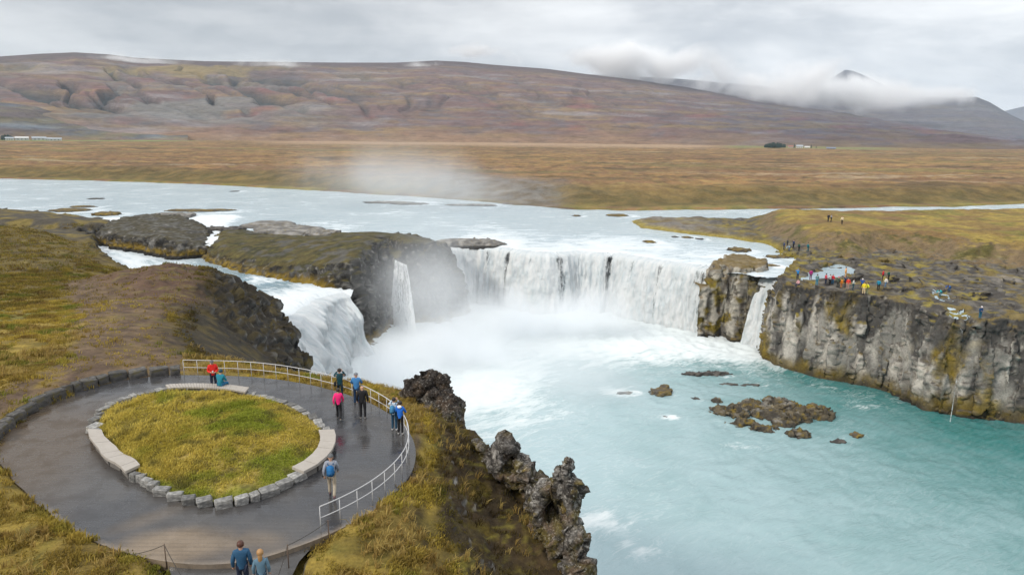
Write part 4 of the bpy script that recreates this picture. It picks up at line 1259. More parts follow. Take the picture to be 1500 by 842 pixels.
# grass tufts: many small blades
def blades(pts, cols, hts, per, spread, seed, width=.022, seg=2, lean=.45, wind=(.25, -.1)):
    g = np.random.default_rng(seed)
    n = len(pts) * per
    base = np.repeat(pts, per, 0) + np.concatenate([g.normal(0, 1, (n, 2)) * spread, np.zeros((n, 1))], 1)
    h = np.repeat(hts, per) * g.uniform(.5, 1.15, n)
    a = g.uniform(0, 2 * math.pi, n)
    l = np.abs(g.normal(0, lean, n))
    dx, dy = np.cos(a) * l + wind[0], np.sin(a) * l + wind[1]
    wa = g.uniform(0, math.pi, n)
    wx, wy = np.cos(wa) * width, np.sin(wa) * width
    c = np.repeat(cols, per, 0) * g.uniform(.65, 1.4, n)[:, None]
    z0 = base[:, 2] - .03
    m = base.copy()
    b0 = np.stack([base[:, 0] - wx, base[:, 1] - wy, z0], 1)
    b1 = np.stack([base[:, 0] + wx, base[:, 1] + wy, z0], 1)
    m0 = np.stack([base[:, 0] + dx * h * .3 - wx * .8, base[:, 1] + dy * h * .3 - wy * .8, z0 + h * .6], 1)
    m1 = np.stack([base[:, 0] + dx * h * .3 + wx * .8, base[:, 1] + dy * h * .3 + wy * .8, z0 + h * .6], 1)
    tp = np.stack([base[:, 0] + dx * h * .9, base[:, 1] + dy * h * .9, z0 + h * (1 - .25 * np.minimum(l, 1))], 1)
    v = np.stack([b0, b1, m0, m1, tp], 1).reshape(-1, 3)
    k = np.arange(n)[:, None] * 5
    f = np.concatenate([k + np.array([[0, 1, 3]]), k + np.array([[0, 3, 2]]), k + np.array([[2, 3, 4]])], 0)
    me = mesh_np('grass', v, f, False)
    set_col(me, np.repeat(np.clip(c, 0, .75), 5, 0))
    return me
t = NT('grass_blades')
mat_blade = t.out(t.n('MixShader', i0=.45, i1=t.bsdf(Base_Color=t.att('Col'), Roughness=.75, Specular_IOR_Level=.2), i2=t.n('BsdfTranslucent', Color=t.att('Col'))))

g = np.random.default_rng(8)
n = 9000
aa, kk = g.uniform(-math.pi, math.pi, n), np.sqrt(g.uniform(0, 1, n))
rr = (r_in(aa) - .5) * kk
x, y = CC[0] + rr * np.cos(aa), CC[1] + rr * np.sin(aa)
z = DZ + .10 + .5 * (1 - kk ** 2) + .16 * fb2(x, y, 1.3, 4, 211) * sst(1, .8, kk) + .18 * fb2(x, y, 3.2, 3, 212) * sst(1, .7, kk)
tall = .16 + .20 * sst(-.3, .3, fb2(x, y, 1.6, 4, 213)) * sst(3.5, -2.0, x - CC[0])
dens = fb2(x, y, .9, 3, 216) > -.28
pts = np.stack([x, y, z], 1)[dens]
props(link('grass', blades(pts, isl_col(x, y)[dens] * np.array([1.62, 1.74, 1.5]), tall[dens], 9, .075, 9), mat_blade), 'long dry yellow and green grass on the oval bed inside the terrace', 'grass', kind='stuff')

def scatter(src, n, hts, per, spread, seed, filt, label, width, far_tone=False):
    co, no, dirt, slope, rk = src
    g = np.random.default_rng(seed)
    ok = (no[:, 2] > .55) & filt(co)
    w = np.clip((1 - .93 * dirt) * (1 - .92 * slope) * (1 - rk), 0, 1) * ok
    q = CC - co[:, :2]
    a = np.arctan2(-q[:, 1], -q[:, 0]); r = np.hypot(q[:, 0], q[:, 1])
    w *= (r > r_out(a) + .06 + .12 * n3(co, .5, 2, 77))
    w *= sd(pp[:, :2], co[:, 0], co[:, 1]) < -.1
    w *= sst(-.12, .18, n3(co, 1.0, 3, seed) + .5 * n3(co, 3.5, 3, seed + 50))
    w /= w.sum()
    i = g.choice(len(co), n, p=w)
    pts = co[i] + np.concatenate([g.normal(0, .08, (n, 2)), np.zeros((n, 1))], 1)
    a_ = n3(pts, 2.4, 4, 1)
    c = mixc(np.array([.20, .145, .035]), np.array([.33, .25, .05]), sst(-.25, .3, a_))
    c = mixc(c, np.array([.15, .16, .028]), sst(0, .35, n3(pts, 3.0, 4, 5)))
    c = mixc(c, np.array([.14, .085, .03]), sst(.05, .35, n3(pts, 1.5, 4, 6)) * .8) * 1.35
    c = mixc(c, mixc(np.array([.045, .030, .016]), np.array([.085, .068, .018]), sst(-.2, .3, a_)), slope[i] * .95)
    if far_tone: c = c * .62
    else: c = mixc(c, np.array([.50, .38, .07]), sst(.45, .05, np.abs(sd(DARK2, pts[:, 0], pts[:, 1]) + .35)) * .7)
    h = hts[0] + (hts[1] - hts[0]) * sst(-.3, .35, n3(pts, 1.8, 3, 7))
    return props(link('grass', blades(pts, c, h, per, spread, seed, width), mat_blade), label, 'grass', kind='stuff')
scatter(GRASS_SRC[0], 60000, (.10, .32), 7, .09, 21, lambda c: (sd(DARK1, c[:, 0], c[:, 1]) < .5) & (c[:, 1] > 11) & (c[:, 0] > -43) & (c[:, 2] > 18), 'yellow green grass growing around the terrace and down the bluff', .022)
scatter(GRASS_SRC[1], 22000, (.12, .30), 6, .2, 22, lambda c: (c[:, 2] > 13) & (sd(DARK1, c[:, 0], c[:, 1]) < .5), 'olive brown grass on the bank sloping to the rapids', .04, True)

scatter(GRASS_SRC[2], 16000, (.18, .42), 6, .35, 23, lambda c: (c[:, 1] > 55) & (c[:, 1] < 175) & (c[:, 0] > -130) & (c[:, 2] > 13.6), 'brown grass on the shoulder behind the bare earth, down to the dark ledge', .06, True)
# sparse taller straw tufts
def straw(src, n, seed, filt, label):
    co, no, dirt, slope, rk = src
    g = np.random.default_rng(seed)
    w = ((no[:, 2] > .6) & filt(co)) * np.clip(1 - dirt, 0, 1) * (1 - .8 * slope) * sst(.0, .3, n3(co, 2.2, 3, seed))
    a = np.arctan2(co[:, 1] - CC[1], co[:, 0] - CC[0])
    w = w * (np.hypot(co[:, 0] - CC[0], co[:, 1] - CC[1]) > r_out(a) + .25) * (sd(PATHXY, co[:, 0], co[:, 1]) < -.2)
    i = g.choice(len(co), n, p=w / w.sum())
    c = mixc(np.array([.42, .32, .11]), np.array([.30, .20, .06]), g.uniform(0, 1, n))
    return props(link('grass', blades(co[i], c, g.uniform(.28, .55, n), 10, .06, seed, .018, lean=.6), mat_blade), label, 'grass', kind='stuff')
straw(GRASS_SRC[0], 3200, 31, lambda c: (c[:, 1] > 11) & (c[:, 1] < 50) & (c[:, 2] > 20), 'tall pale straw tufts standing above the shorter grass')
# ------------------------------------------------------------------ stones
M_STONE = None
t = NT('edging_stone')
p = t.n('TexCoord', 3)
oi = t.n('ObjectInfo', 5)
n1, n2 = t.noise(p, 3.2, 5, .6), t.noise(p, 16, 4, .65)
c = t.mix(t.rng(n1, .35, .65), (.13, .128, .125), (.30, .295, .28))
c = t.mix(t.rng(n2, .55, .72, 0, .6), c, (.40, .385, .35))
c = t.mix(t.rng(t.noise(p, 2.1, 4), .56, .68, 0, .6), c, (.13, .105, .05))
br = t.rng(oi, 0, 1, .50, 1.45, False)
M_STONE = t.out(t.bsdf(Base_Color=t.mix(1.0, c, t.n('CombineColor', i0=br, i1=br, i2=br), 'MULTIPLY'), Roughness=.85, Normal=t.bump(n2, .7, .04)))
t = NT('wall_stone')
p = t.n('TexCoord', 3)
oi = t.n('ObjectInfo', 5)
n1, n2 = t.noise(p, 2.6, 5, .6), t.noise(p, 14, 4, .65)
c = t.mix(t.rng(n1, .35, .65), (.040, .038, .036), (.105, .098, .090))
c = t.mix(t.rng(n2, .56, .72, 0, .6), c, (.17, .16, .14))
c = t.mix(t.rng(t.noise(p, 1.8, 4), .54, .66, 0, .7), c, (.10, .085, .03))
br = t.rng(oi, 0, 1, .7, 1.35, False)
M_WALLST = t.out(t.bsdf(Base_Color=t.mix(1.0, c, t.n('CombineColor', i0=br, i1=br, i2=br), 'MULTIPLY'), Roughness=.8, Normal=t.bump(n2, .7, .05)))

def stone_mesh(seed):
    r = random.Random(seed)
    bm = bmesh.new()
    bmesh.ops.create_cube(bm, size=1)
    for vv in bm.verts:
        vv.co.x *= r.uniform(.80, 1.06); vv.co.y *= r.uniform(.72, 1.1); vv.co.z *= r.uniform(.72, 1.15)
    bmesh.ops.bevel(bm, geom=bm.edges[:], offset=.07, segments=1, affect='EDGES')
    bmesh.ops.subdivide_edges(bm, edges=bm.edges[:], cuts=2, use_grid_fill=True)
    me = bpy.data.meshes.new('stone')
    bm.to_mesh(me); bm.free()
    co = get_co(me)
    nrm = co / np.linalg.norm(co, axis=1)[:, None]
    co += nrm * (.10 * fbm(co * 2.2 + seed * 3.1, 3) + .03 * fbm(co * 7 + seed, 2))[:, None]
    set_co(me, co)
    me.polygons.foreach_set('use_smooth', np.zeros(len(me.polygons), bool))
    return me
def stone_set(mat):
    out = []
    for k in range(10):
        m = stone_mesh(300 + k)
        m.materials.append(mat)
        out.append(m)
    return out
ST_EDGE, ST_WALL = stone_set(M_STONE), stone_set(M_WALLST)

def stones(name, label, cat, a0, a1, rfun, size, meshes, seed, z0=DZ):
    """a course of blocks from angle a0 to a1 round the terrace"""
    r = random.Random(seed)
    am = (a0 + a1) / 2
    mid_ = at(am, rfun(am), z0)
    root = props(empty(name, mid_), label, cat)
    a = a0
    sg = 1 if a1 > a0 else -1
    while (a1 - a) * sg > 0:
        L = size[0] * r.uniform(.6, 1.45)
        R_ = float(rfun(a))
        da = L / R_
        ac = a + sg * da / 2
        pz = at(ac, float(rfun(ac)) + r.uniform(-.05, .05), z0 + size[2] * .42)
        o = bpy.data.objects.new('stone', meshes[r.randrange(len(meshes))])
        COL.objects.link(o)
        o.parent = root
        o.location = pz - mid_
        o.scale = (L * .99, size[1] * r.uniform(.85, 1.15), size[2] * r.uniform(.85, 1.2))
        o.rotation_euler = (r.uniform(-.08, .08), r.uniform(-.07, .07), ac + math.pi / 2 + r.uniform(-.08, .08))
        a += sg * da
    return root
rs = lambda a: r_in(a) - .24
B1a, B1b = ang(243, 574), ang(364, 580)
B2a, B2b = ang(135, 640), ang(193, 700)
B3a, B3b = ang(490, 640), ang(437, 700)
TP = 2 * math.pi
stones('stone_edging', 'pale stone edging along the near side of the grass bed between two curved benches', 'edging', B2b + .02, B3b + (TP if B3b < B2b else 0) - .02, rs, (.54, .40, .34), ST_EDGE, 1)
stones('stone_edging', 'low flat stone edging on the far waterfall side of the grass bed', 'edging', B3a + .03, B1b - .02, rs, (.50, .40, .24), ST_EDGE, 2)
stones('stone_edging', 'short stone edging of the grass bed nearest the dark stone wall', 'edging', B1a + .02, (B2a + TP if B2a < B1a else B2a) - .02, rs, (.52, .42, .36), ST_EDGE, 3)
W0, W1 = ang(266, 549), ang(-30, 652)
stones('stone_wall', 'dark rough stone wall bordering the outside of the terrace next to the bare earth', 'wall', W0, W1 + (TP if W1 < W0 else 0), lambda a: r_out(a) + .28, (.72, .52, .62), ST_WALL, 4, DZ - .05)
stones('stone_wall', 'dark low stones tucked behind the upper bench against the grass', 'wall', ang(230, 574), ang(243, 574), lambda a: r_in(a) - .2, (.5, .4, .36), ST_EDGE, 5)

# ------------------------------------------------------------------ benches
M_BENCH = None
t = NT('weathered_bench')
p = t.n('TexCoord', 3)
n1 = t.noise(p, 2.5, 5, .6); n2 = t.noise(p, 22, 4, .6)
c = t.mix(n1, (.29, .26, .225), (.40, .37, .335))
c = t.mix(t.rng(n2, .55, .75, 0, .5), c, (.22, .19, .16))
M_BENCH = t.out(t.bsdf(Base_Color=c, Roughness=.7, Normal=t.bump(n2, .4, .01)))
M_BENCHLEG = simple_mat('bench_footing', (.14, .13, .12), .9)
def bench(a0, a1, label, w0, w1, slat, ztop=DZ + .44, th_=.09):
    if a1 < a0: a0, a1 = a1, a0
    am = (a0 + a1) / 2
    o0 = at(am, r_in(am), DZ)
    root = props(empty('curved_bench', o0), label, 'bench', 'curved benches around the grass bed')
    V, F = [], []
    L = float(r_in(am)) * (a1 - a0)
    n = int(L / slat)
    for k in range(n):
        b0 = a0 + (a1 - a0) * k / n; b1 = a0 + (a1 - a0) * (k + (.90 if slat < .3 else .975)) / n
        q = []
        dz = .004 * math.sin(k * 2.3)
        for z in (ztop - th_, ztop + dz):
            for (b, off) in ((b0, w0), (b1, w0), (b1, w1), (b0, w1)):
                q.append(at(b, float(r_in(b)) + off, z) - o0)
        i = len(V)
        V += q
        F += [[i, i + 3, i + 2, i + 1], [i + 4, i + 5, i + 6, i + 7]] + [[i + j, i + (j + 1) % 4, i + 4 + (j + 1) % 4, i + 4 + j] for j in range(4)]
    link('seat', mesh_np('seat', V, F, False), M_BENCH, root)
    for kk in range(5):
        u = (kk + .5) / 5
        V, F = [], []
        b0, b1 = a0 + (a1 - a0) * (u - .085), a0 + (a1 - a0) * (u + .085)
        q = []
        for z in (DZ - .02, ztop - th_ - .002):
            for (b, off) in ((b0, w0 + .10), (b1, w0 + .10), (b1, w1 - .10), (b0, w1 - .10)):
                q.append(at(b, float(r_in(b)) + off, z) - o0)
        F = [[0, 3, 2, 1], [4, 5, 6, 7]] + [[j, (j + 1) % 4, 4 + (j + 1) % 4, 4 + j] for j in range(4)]
        link('support', mesh_np('support', q, F, False), M_BENCHLEG, root)
    return root
bench(B1a, B1b, 'grey slatted curved bench where a person in teal sits', -.62, .06, .13)
bench(B2a + (TP if B2a < 0 else 0), B2b + (TP if B2b < 0 else 0), 'pale curved bench in front of the dry grass, with nobody near it', -.60, .06, .62, DZ + .42, .12)
bench(B3a, B3b, 'pale curved bench right beside the walker with the blue backpack', -.66, .06, .70, DZ + .42, .12)

# ------------------------------------------------------------------ railing
M_RAIL = simple_mat('white_painted_rail', (.46, .46, .47), .4, var=.06, scale=8, bump=.05)
def tube(path, r, n=8, closed=False):
    path = np.array(path, float)
    tg = np.gradient(path, axis=0)
    tg /= np.linalg.norm(tg, axis=1)[:, None]
    up = np.tile([0, 0, 1.0], (len(path), 1))
    up[np.abs(tg[:, 2]) > .9] = (1, 0, 0)
    sx = np.cross(tg, up); sx /= np.linalg.norm(sx, axis=1)[:, None]
    sy = np.cross(sx, tg)
    a = np.arange(n) * 2 * math.pi / n
    v = (path[:, None] + r * (sx[:, None] * np.cos(a)[None, :, None] + sy[:, None] * np.sin(a)[None, :, None])).reshape(-1, 3)
    f = [[i * n + j, i * n + (j + 1) % n, (i + 1) * n + (j + 1) % n, (i + 1) * n + j] for i in range(len(path) - 1) for j in range(n)]
    f += [list(range(n))[::-1], [(len(path) - 1) * n + j for j in range(n)]]
    return v, f
RA0, RA1 = ang(270, 551), ang(475, 783)
aa = np.linspace(RA0, RA1, 160)
line = at(aa, r_out(aa) - .30, DZ)
o0 = line[80]
rail = props(empty('railing', o0), 'white metal railing curving around the waterfall side of the terrace', 'railing')
RAILH = 1.02
link('top_rail', mesh_np('top_rail', *tube(line - o0 + np.array([0, 0, RAILH]), .021)), M_RAIL, rail)
link('middle_rail', mesh_np('middle_rail', *tube(line - o0 + np.array([0, 0, RAILH * .56]), .018)), M_RAIL, rail)
pos = resample(line, .80)
pv, pf = tube([(0, 0, -.05), (0, 0, RAILH - .02)], .016)
pm = mesh_np('post', pv, pf); pm.materials.append(M_RAIL)
for q in pos:
    o = bpy.data.objects.new('post', pm)
    COL.objects.link(o); o.parent = rail; o.location = q - o0

# rope barriers at the mouth of the terrace
M_ROPE = simple_mat('dark_rope', (.05, .045, .04), .9); M_PIN = simple_mat('rusty_pin', (.10, .065, .045), .7)
def rope_barrier(pins, label, ends):
    o0 = P(*pins[0])
    root = props(empty('rope_barrier', o0), label, 'barrier')
    tops = []
    for q in pins:
        b = P(*q)
        link('post', mesh_np('post', *tube([(0, 0, -.1), (0, 0, .82)], .018, 6)), M_PIN, root).location = b - o0
        tops.append(b + np.array([0, 0, .78]))
    pts = ([P(*ends[0])] if ends[0] is not None else []) + tops + ([P(*ends[1])] if ends[1] is not None else [])
    out = []
    for a, b in zip(pts[:-1], pts[1:]):
        for k in range(8):
            u = k / 8
            q = a + (b - a) * u; q = q - np.array([0, 0, .22 * u * (1 - u)])
            out.append(q)
    out.append(pts[-1])
    link('rope', mesh_np('rope', *tube(np.array(out) - o0, .012, 5)), M_ROPE, root)
rope_barrier([(244, 828, 23.85)], 'thin dark rope on one rusty pin at the grassy side of the path mouth', [(190, 812, 24.05), (270, 850, 23.8)])
rope_barrier([(423, 829, 23.85), (482, 792, 24.0)], 'dark rope strung between two thin pins near the end of the white railing', [(405, 850, 23.8), None])
# ================================================================== people
SK = dict(pelvis=(0, 0, .95), waist=(0, 0, 1.10), chest=(0, .01, 1.31), neck=(0, 0, 1.49), head=(0, .025, 1.61), top=(0, .015, 1.69),
          shL=(-.185, -.01, 1.415), elL=(-.25, -.04, 1.15), wrL=(-.255, .05, .91), hdL=(-.25, .08, .83),
          hipL=(-.09, 0, .92), knL=(-.10, .02, .50), anL=(-.105, -.02, .085), toL=(-.12, .14, .035))
for k in list(SK):
    if k.endswith('L'):
        x, y, z = SK[k]; SK[k[:-1] + 'R'] = (-x, y, z)
POSES = {
 'stand': {},
 'hips': dict(elL=(-.36, -.12, 1.17), wrL=(-.20, .02, 1.02), hdL=(-.17, .06, 1.0)),
 'look': dict(head=(.01, .05, 1.60), top=(.01, .07, 1.675), elL=(-.24, .0, 1.14), wrL=(-.14, .24, 1.10), hdL=(-.06, .30, 1.12), elR=(.24, 0, 1.14), wrR=(.12, .25, 1.12), hdR=(.05, .31, 1.14)),
 'photo': dict(elL=(-.33, .14, 1.32), wrL=(-.14, .25, 1.54), hdL=(-.07, .26, 1.60), elR=(.33, .14, 1.32), wrR=(.14, .25, 1.54), hdR=(.07, .26, 1.60)),
 'walk': dict(knL=(-.10, .14, .52), anL=(-.10, .16, .09), toL=(-.11, .32, .05), knR=(.10, .02, .50), anR=(.10, -.24, .13), toR=(.11, -.12, .04), elL=(-.25, -.13, 1.17), wrL=(-.24, -.10, .93), hdL=(-.23, -.08, .85), elR=(.25, .06, 1.16), wrR=(.23, .20, .97), hdR=(.22, .25, .90)),
 'rail': dict(elL=(-.27, .12, 1.18), wrL=(-.20, .34, 1.08), hdL=(-.18, .41, 1.06), elR=(.27, .12, 1.18), wrR=(.20, .34, 1.08), hdR=(.18, .41, 1.06)),
 'sit': dict(pelvis=(0, 0, .52), waist=(0, .0, .68), chest=(0, .05, .90), neck=(0, .07, 1.08), head=(0, .11, 1.20), top=(0, .12, 1.28), shL=(-.185, .05, 1.00), shR=(.185, .05, 1.00), elL=(-.24, .13, .74), elR=(.24, .13, .74), wrL=(-.14, .32, .68), wrR=(.14, .32, .68), hdL=(-.09, .38, .66), hdR=(.09, .38, .66),
             hipL=(-.09, .02, .51), hipR=(.09, .02, .51), knL=(-.12, .44, .50), knR=(.12, .44, .50), anL=(-.11, .46, .09), anR=(.11, .46, .09), toL=(-.12, .60, .035), toR=(.12, .60, .035)),
 'bend': dict(pelvis=(0, -.12, .74), waist=(0, .0, .86), chest=(0, .20, .98), neck=(0, .36, 1.06), head=(0, .46, 1.12), top=(0, .53, 1.16), shL=(-.185, .30, 1.02), shR=(.185, .30, 1.02), elL=(-.32, .46, .86), elR=(.30, .42, .80), wrL=(-.34, .66, .92), wrR=(.22, .50, .58), hdL=(-.35, .74, .94), hdR=(.20, .52, .50),
              hipL=(-.09, -.12, .72), hipR=(.09, -.12, .72), knL=(-.12, .14, .46), knR=(.12, .14, .46), anL=(-.11, -.04, .085), anR=(.11, -.04, .085), toL=(-.12, .12, .035), toR=(.12, .12, .035)),
}
def pose(name):
    s = dict(SK)
    d = POSES[name]
    s.update(d)
    for k, vv in d.items():
        if k.endswith('L') and k[:-1] + 'R' not in d:
            s[k[:-1] + 'R'] = (-vv[0], vv[1], vv[2])
    return {k: np.array(vv, float) for k, vv in s.items()}

def skin(verts, edges, rad, root=0, sub=1):
    me = bpy.data.meshes.new('s')
    me.from_pydata([tuple(map(float, q)) for q in verts], edges, [])
    o = bpy.data.objects.new('s', me)
    COL.objects.link(o)
    m = o.modifiers.new('sk', 'SKIN')
    m.use_smooth_shade = True
    sv = me.skin_vertices[0].data
    roots = [root] if isinstance(root, int) else root
    for i, q in enumerate(rad):
        sv[i].radius = (q, q) if np.isscalar(q) else q
        sv[i].use_root = i in roots
    if sub:
        ss_ = o.modifiers.new('ss', 'SUBSURF'); ss_.levels = sub; ss_.render_levels = sub
    out = bpy.data.meshes.new_from_object(o.evaluated_get(bpy.context.evaluated_depsgraph_get()))
    bpy.data.objects.remove(o); bpy.data.meshes.remove(me)
    return out

def merge(meshes, name):
    bm = bmesh.new()
    for m in meshes:
        bm.from_mesh(m)
    me = bpy.data.meshes.new(name)
    bm.to_mesh(me); bm.free()
    for p in me.polygons: p.use_smooth = True
    return me

def ball(c, r, sub=2, cut=None, amp=0.0, seed=0):
    v, f = icos(sub)
    if amp: v = v * (1 + amp * fbm(v * 2.5 + seed, 3))[:, None]
    vv = v * np.array(r) + np.array(c)
    if cut is not None:
        keep = [p for p in f if all(cut(v[i]) for i in p)]
        f = keep
    return mesh_np('ball', vv, f)

_cache = {}
def piece(kind, ps, near, build='m'):
    key = (kind, ps, near, build)
    if key in _cache: return _cache[key]
    s = pose(ps)
    sub = 2 if near else 1
    w = .90 if build == 'f' else 1.0
    N = ['pelvis', 'waist', 'chest', 'neck', 'head', 'top']
    fwd = s['head'] - s['neck']
    face = np.array([0, 1, 0]) if s['top'][1] - s['head'][1] < .05 else np.array([0, .8, -.6])
    if kind == 'body':
        names = N + ['shL', 'elL', 'wrL', 'hdL', 'shR', 'elR', 'wrR', 'hdR', 'hipL', 'knL', 'anL', 'toL', 'hipR', 'knR', 'anR', 'toR']
        rad = dict(pelvis=.115, waist=.105, chest=.125, neck=.052, head=.092, top=.070, sh=.058, el=.043, wr=.030, hd=.034, hip=.080, kn=.056, an=.040, to=.034)
        E = [('pelvis', 'waist'), ('waist', 'chest'), ('chest', 'neck'), ('neck', 'head'), ('head', 'top')]
        for q in 'LR':
            E += [('chest', 'sh' + q), ('sh' + q, 'el' + q), ('el' + q, 'wr' + q), ('wr' + q, 'hd' + q), ('pelvis', 'hip' + q), ('hip' + q, 'kn' + q), ('kn' + q, 'an' + q), ('an' + q, 'to' + q)]
        ix = {n: i for i, n in enumerate(names)}
        V = [s[n] * np.array([w, w, 1]) for n in names]
        Rr = [rad.get(n, rad.get(n[:-1], .05)) * w for n in names]
        Ed = [(ix[a], ix[b]) for a, b in E]
        roots = [0]
        if near:
            for q, sg in (('L', -1), ('R', 1)):
                wv, hv = s['wr' + q], s['hd' + q]
                d = hv - wv; d = d / np.linalg.norm(d)
                side = np.cross(d, np.array([0, 1, 0]) if abs(d[2]) > .6 else np.array([0, 0, 1])); side /= np.linalg.norm(side)
                curl = np.cross(side, d) * (1 if abs(d[2]) > .6 else -1)
                for j, (off, ln) in enumerate(((-.030, .062), (-.010, .075), (.010, .070), (.029, .055))):
                    i = len(V)
                    b = hv + side * off
                    V += [b, b + d * ln * .55 + curl * .008, b + d * ln + curl * .030]
                    Rr += [.011, .0095, .008]
                    Ed += [(i, i + 1), (i + 1, i + 2)]; roots.append(i)
                i = len(V)
                b = wv * .5 + hv * .5
                inn = side * (-.045)
                V += [b + inn * .5, b + inn + d * .030 + curl * .012, b + inn * .95 + d * .062 + curl * .022]
                Rr += [.013, .011, .009]
                Ed += [(i, i + 1), (i + 1, i + 2)]; roots.append(i)
        ms = [skin(V, Ed, Rr, roots, sub if near else 1)]
        if near:
            h = s['head']
            ms.append(ball(h + face * .098 + np.array([0, 0, -.012]), (.014, .020, .022), 2))
            for sg in (-1, 1):
                ms.append(ball(h + np.array([sg * .088, -.005, -.005]), (.014, .024, .034), 2))
            ms.append(ball(h + face * .088 + np.array([0, 0, -.055]), (.026, .012, .007), 2))
        me = merge(ms, 'body')
    elif kind in ('jacket', 'jacket_long'):
        hem = .86 if kind == 'jacket' else .74
        bot = s['pelvis'] + (np.array([0, 0, hem - .95]) if ps not in ('sit', 'bend') else (s['pelvis'] - s['waist']) * .45)
        names = ['bot', 'pelvis', 'waist', 'chest', 'neck', 'shL', 'elL', 'wrL', 'shR', 'elR', 'wrR']
        s['bot'] = bot
        rad = dict(bot=.165, pelvis=.165, waist=.152, chest=.165, neck=.078, sh=.088, el=.066, wr=.050)
        E = [('bot', 'pelvis'), ('pelvis', 'waist'), ('waist', 'chest'), ('chest', 'neck')]
        for q in 'LR': E += [('chest', 'sh' + q), ('sh' + q, 'el' + q), ('el' + q, 'wr' + q)]
        ix = {n: i for i, n in enumerate(names)}
        me = skin([s[n] * np.array([w, w, 1]) for n in names], [(ix[a], ix[b]) for a, b in E], [rad.get(n, rad.get(n[:-1], .05)) * w for n in names], 3, sub)
        co = get_co(me)
        if near: co += get_no(me) * (.018 * fbm(co * 9 + 3, 3))[:, None]
        set_co(me, co)
    elif kind == 'trousers':
        names = ['pelvis', 'hipL', 'knL', 'anL', 'hipR', 'knR', 'anR']
        rad = dict(pelvis=.135, hip=.098, kn=.074, an=.062)
        E = [('pelvis', 'hipL'), ('hipL', 'knL'), ('knL', 'anL'), ('pelvis', 'hipR'), ('hipR', 'knR'), ('knR', 'anR')]
        ix = {n: i for i, n in enumerate(names)}
        me = skin([s[n] * np.array([w, w, 1]) for n in names], [(ix[a], ix[b]) for a, b in E], [rad.get(n, rad.get(n[:-1], .05)) * w for n in names], 0, sub)
        co = get_co(me)
        if near: co += get_no(me) * (.012 * fbm(co * np.array([12, 12, 7]) + 9, 3))[:, None]
        set_co(me, co)
    elif kind in ('shoeL', 'shoeR'):
        q = kind[-1]
        a, b = s['an' + q], s['to' + q]
        d = (b - a) * np.array([1, 1, 0]); d /= np.linalg.norm(d)
        me = skin([a + np.array([0, 0, -.02]) - d * .045, a * .5 + b * .5 + np.array([0, 0, -.005]), b + d * .03 + np.array([0, 0, .012])], [(0, 1), (1, 2)], [.052, .050, .040], 0, sub)
    elif kind.startswith('hair') or kind in ('cap', 'hood_up'):
        h = s['head'] * .45 + s['top'] * .55
        if kind == 'hair':
            me = ball(h + np.array([0, -.010, .005]), (.105, .118, .115), 3, lambda v: v[2] > -.55 + .95 * max(0, v[1] + .1), .05)
        elif kind == 'hair_long':
            me = merge([ball(h + np.array([0, -.010, .005]), (.108, .120, .118), 3, lambda v: v[2] > -.6 + .95 * max(0, v[1] + .1), .05), ball(h + np.array([0, -.085, -.15]), (.075, .045, .17), 3, None, .12, 4)], 'hair')
        elif kind == 'hair_bald':
            me = ball(h + np.array([0, -.006, -.010]), (.101, .112, .10), 3, lambda v: -.5 < v[2] < .05 and v[1] < .25, .02)
        elif kind == 'cap':
            me = merge([ball(h + np.array([0, -.004, .015]), (.108, .122, .105), 3, lambda v: v[2] > -.12, 0), ball(h + face * .115 + np.array([0, 0, .005]), (.075, .075, .012), 2)], 'cap')
        else:
            me = ball(h + np.array([0, -.02, -.01]), (.125, .135, .15), 3, lambda v: v[1] < .55, .04)
    elif kind == 'hood':
        me = ball(s['neck'] + np.array([0, -.085, .005]), (.115, .075, .085), 3, None, .1)
    elif kind == 'eye':
        me = ball((0, 0, 0), (.010, .008, .009), 1)
    _cache[key] = me
    return me

_mats = {}
def cloth(c, rough=.75):
    key = (tuple(c), rough)
    if key not in _mats:
        _mats[key] = simple_mat('fabric', c, rough, var=.18, scale=7, bump=.25, bdist=.01, spec=.3)
    return _mats[key]
SKINM = simple_mat('skin', (.46, .27, .19), .55, var=.08)
EYEM = simple_mat('eye_dark', (.03, .02, .02), .2)

def add(name, me, mat, root):
    o = bpy.data.objects.new(name, me)
    COL.objects.link(o)
    o.parent = root
    if not me.materials: me.materials.append(None)
    o.material_slots[0].link = 'OBJECT'
    o.material_slots[0].material = mat
    return o

def person(loc, rz, ps, label, jacket, trousers, hair=(.03, .022, .018), shoes=(.05, .045, .04), hairkind='hair', near=True, h=1.75, build='m', jk='jacket', hood=None, cap=None, group=None):
    root = props(empty('person', loc, rz), label, 'person', group)
    root.scale = (h / 1.75,) * 3
    add('body', piece('body', ps, near, build), SKINM, root)
    add('jacket', piece(jk, ps, near, build), cloth(jacket), root)
    add('trousers', piece('trousers', ps, near, build), cloth(trousers), root)
    for q in 'LR': add('shoe', piece('shoe' + q, ps, near, build), cloth(shoes, .5), root)
    if cap is not None: add('cap', piece('cap', ps, near, build), cloth(cap), root)
    elif hairkind: add('hair', piece(hairkind, ps, near, build), cloth(hair, .5), root)
    if hood is not None: add('hood', piece('hood', ps, near, build), cloth(hood), root)
    if near:
        s = pose(ps)
        face = np.array([0, 1, 0]) if s['top'][1] - s['head'][1] < .05 else np.array([0, .8, -.6])
        for sg in (-1, 1):
            add('eye', piece('eye', ps, near, build), EYEM, root).location = s['head'] + face * .090 + np.array([sg * .032, 0, .018])
    return root

def facing(px, py, z, tx, ty, tz=None):
    a, b = P(px, py, z), P(tx, ty, z if tz is None else tz)
    return a, -math.atan2(b[0] - a[0], b[1] - a[1])

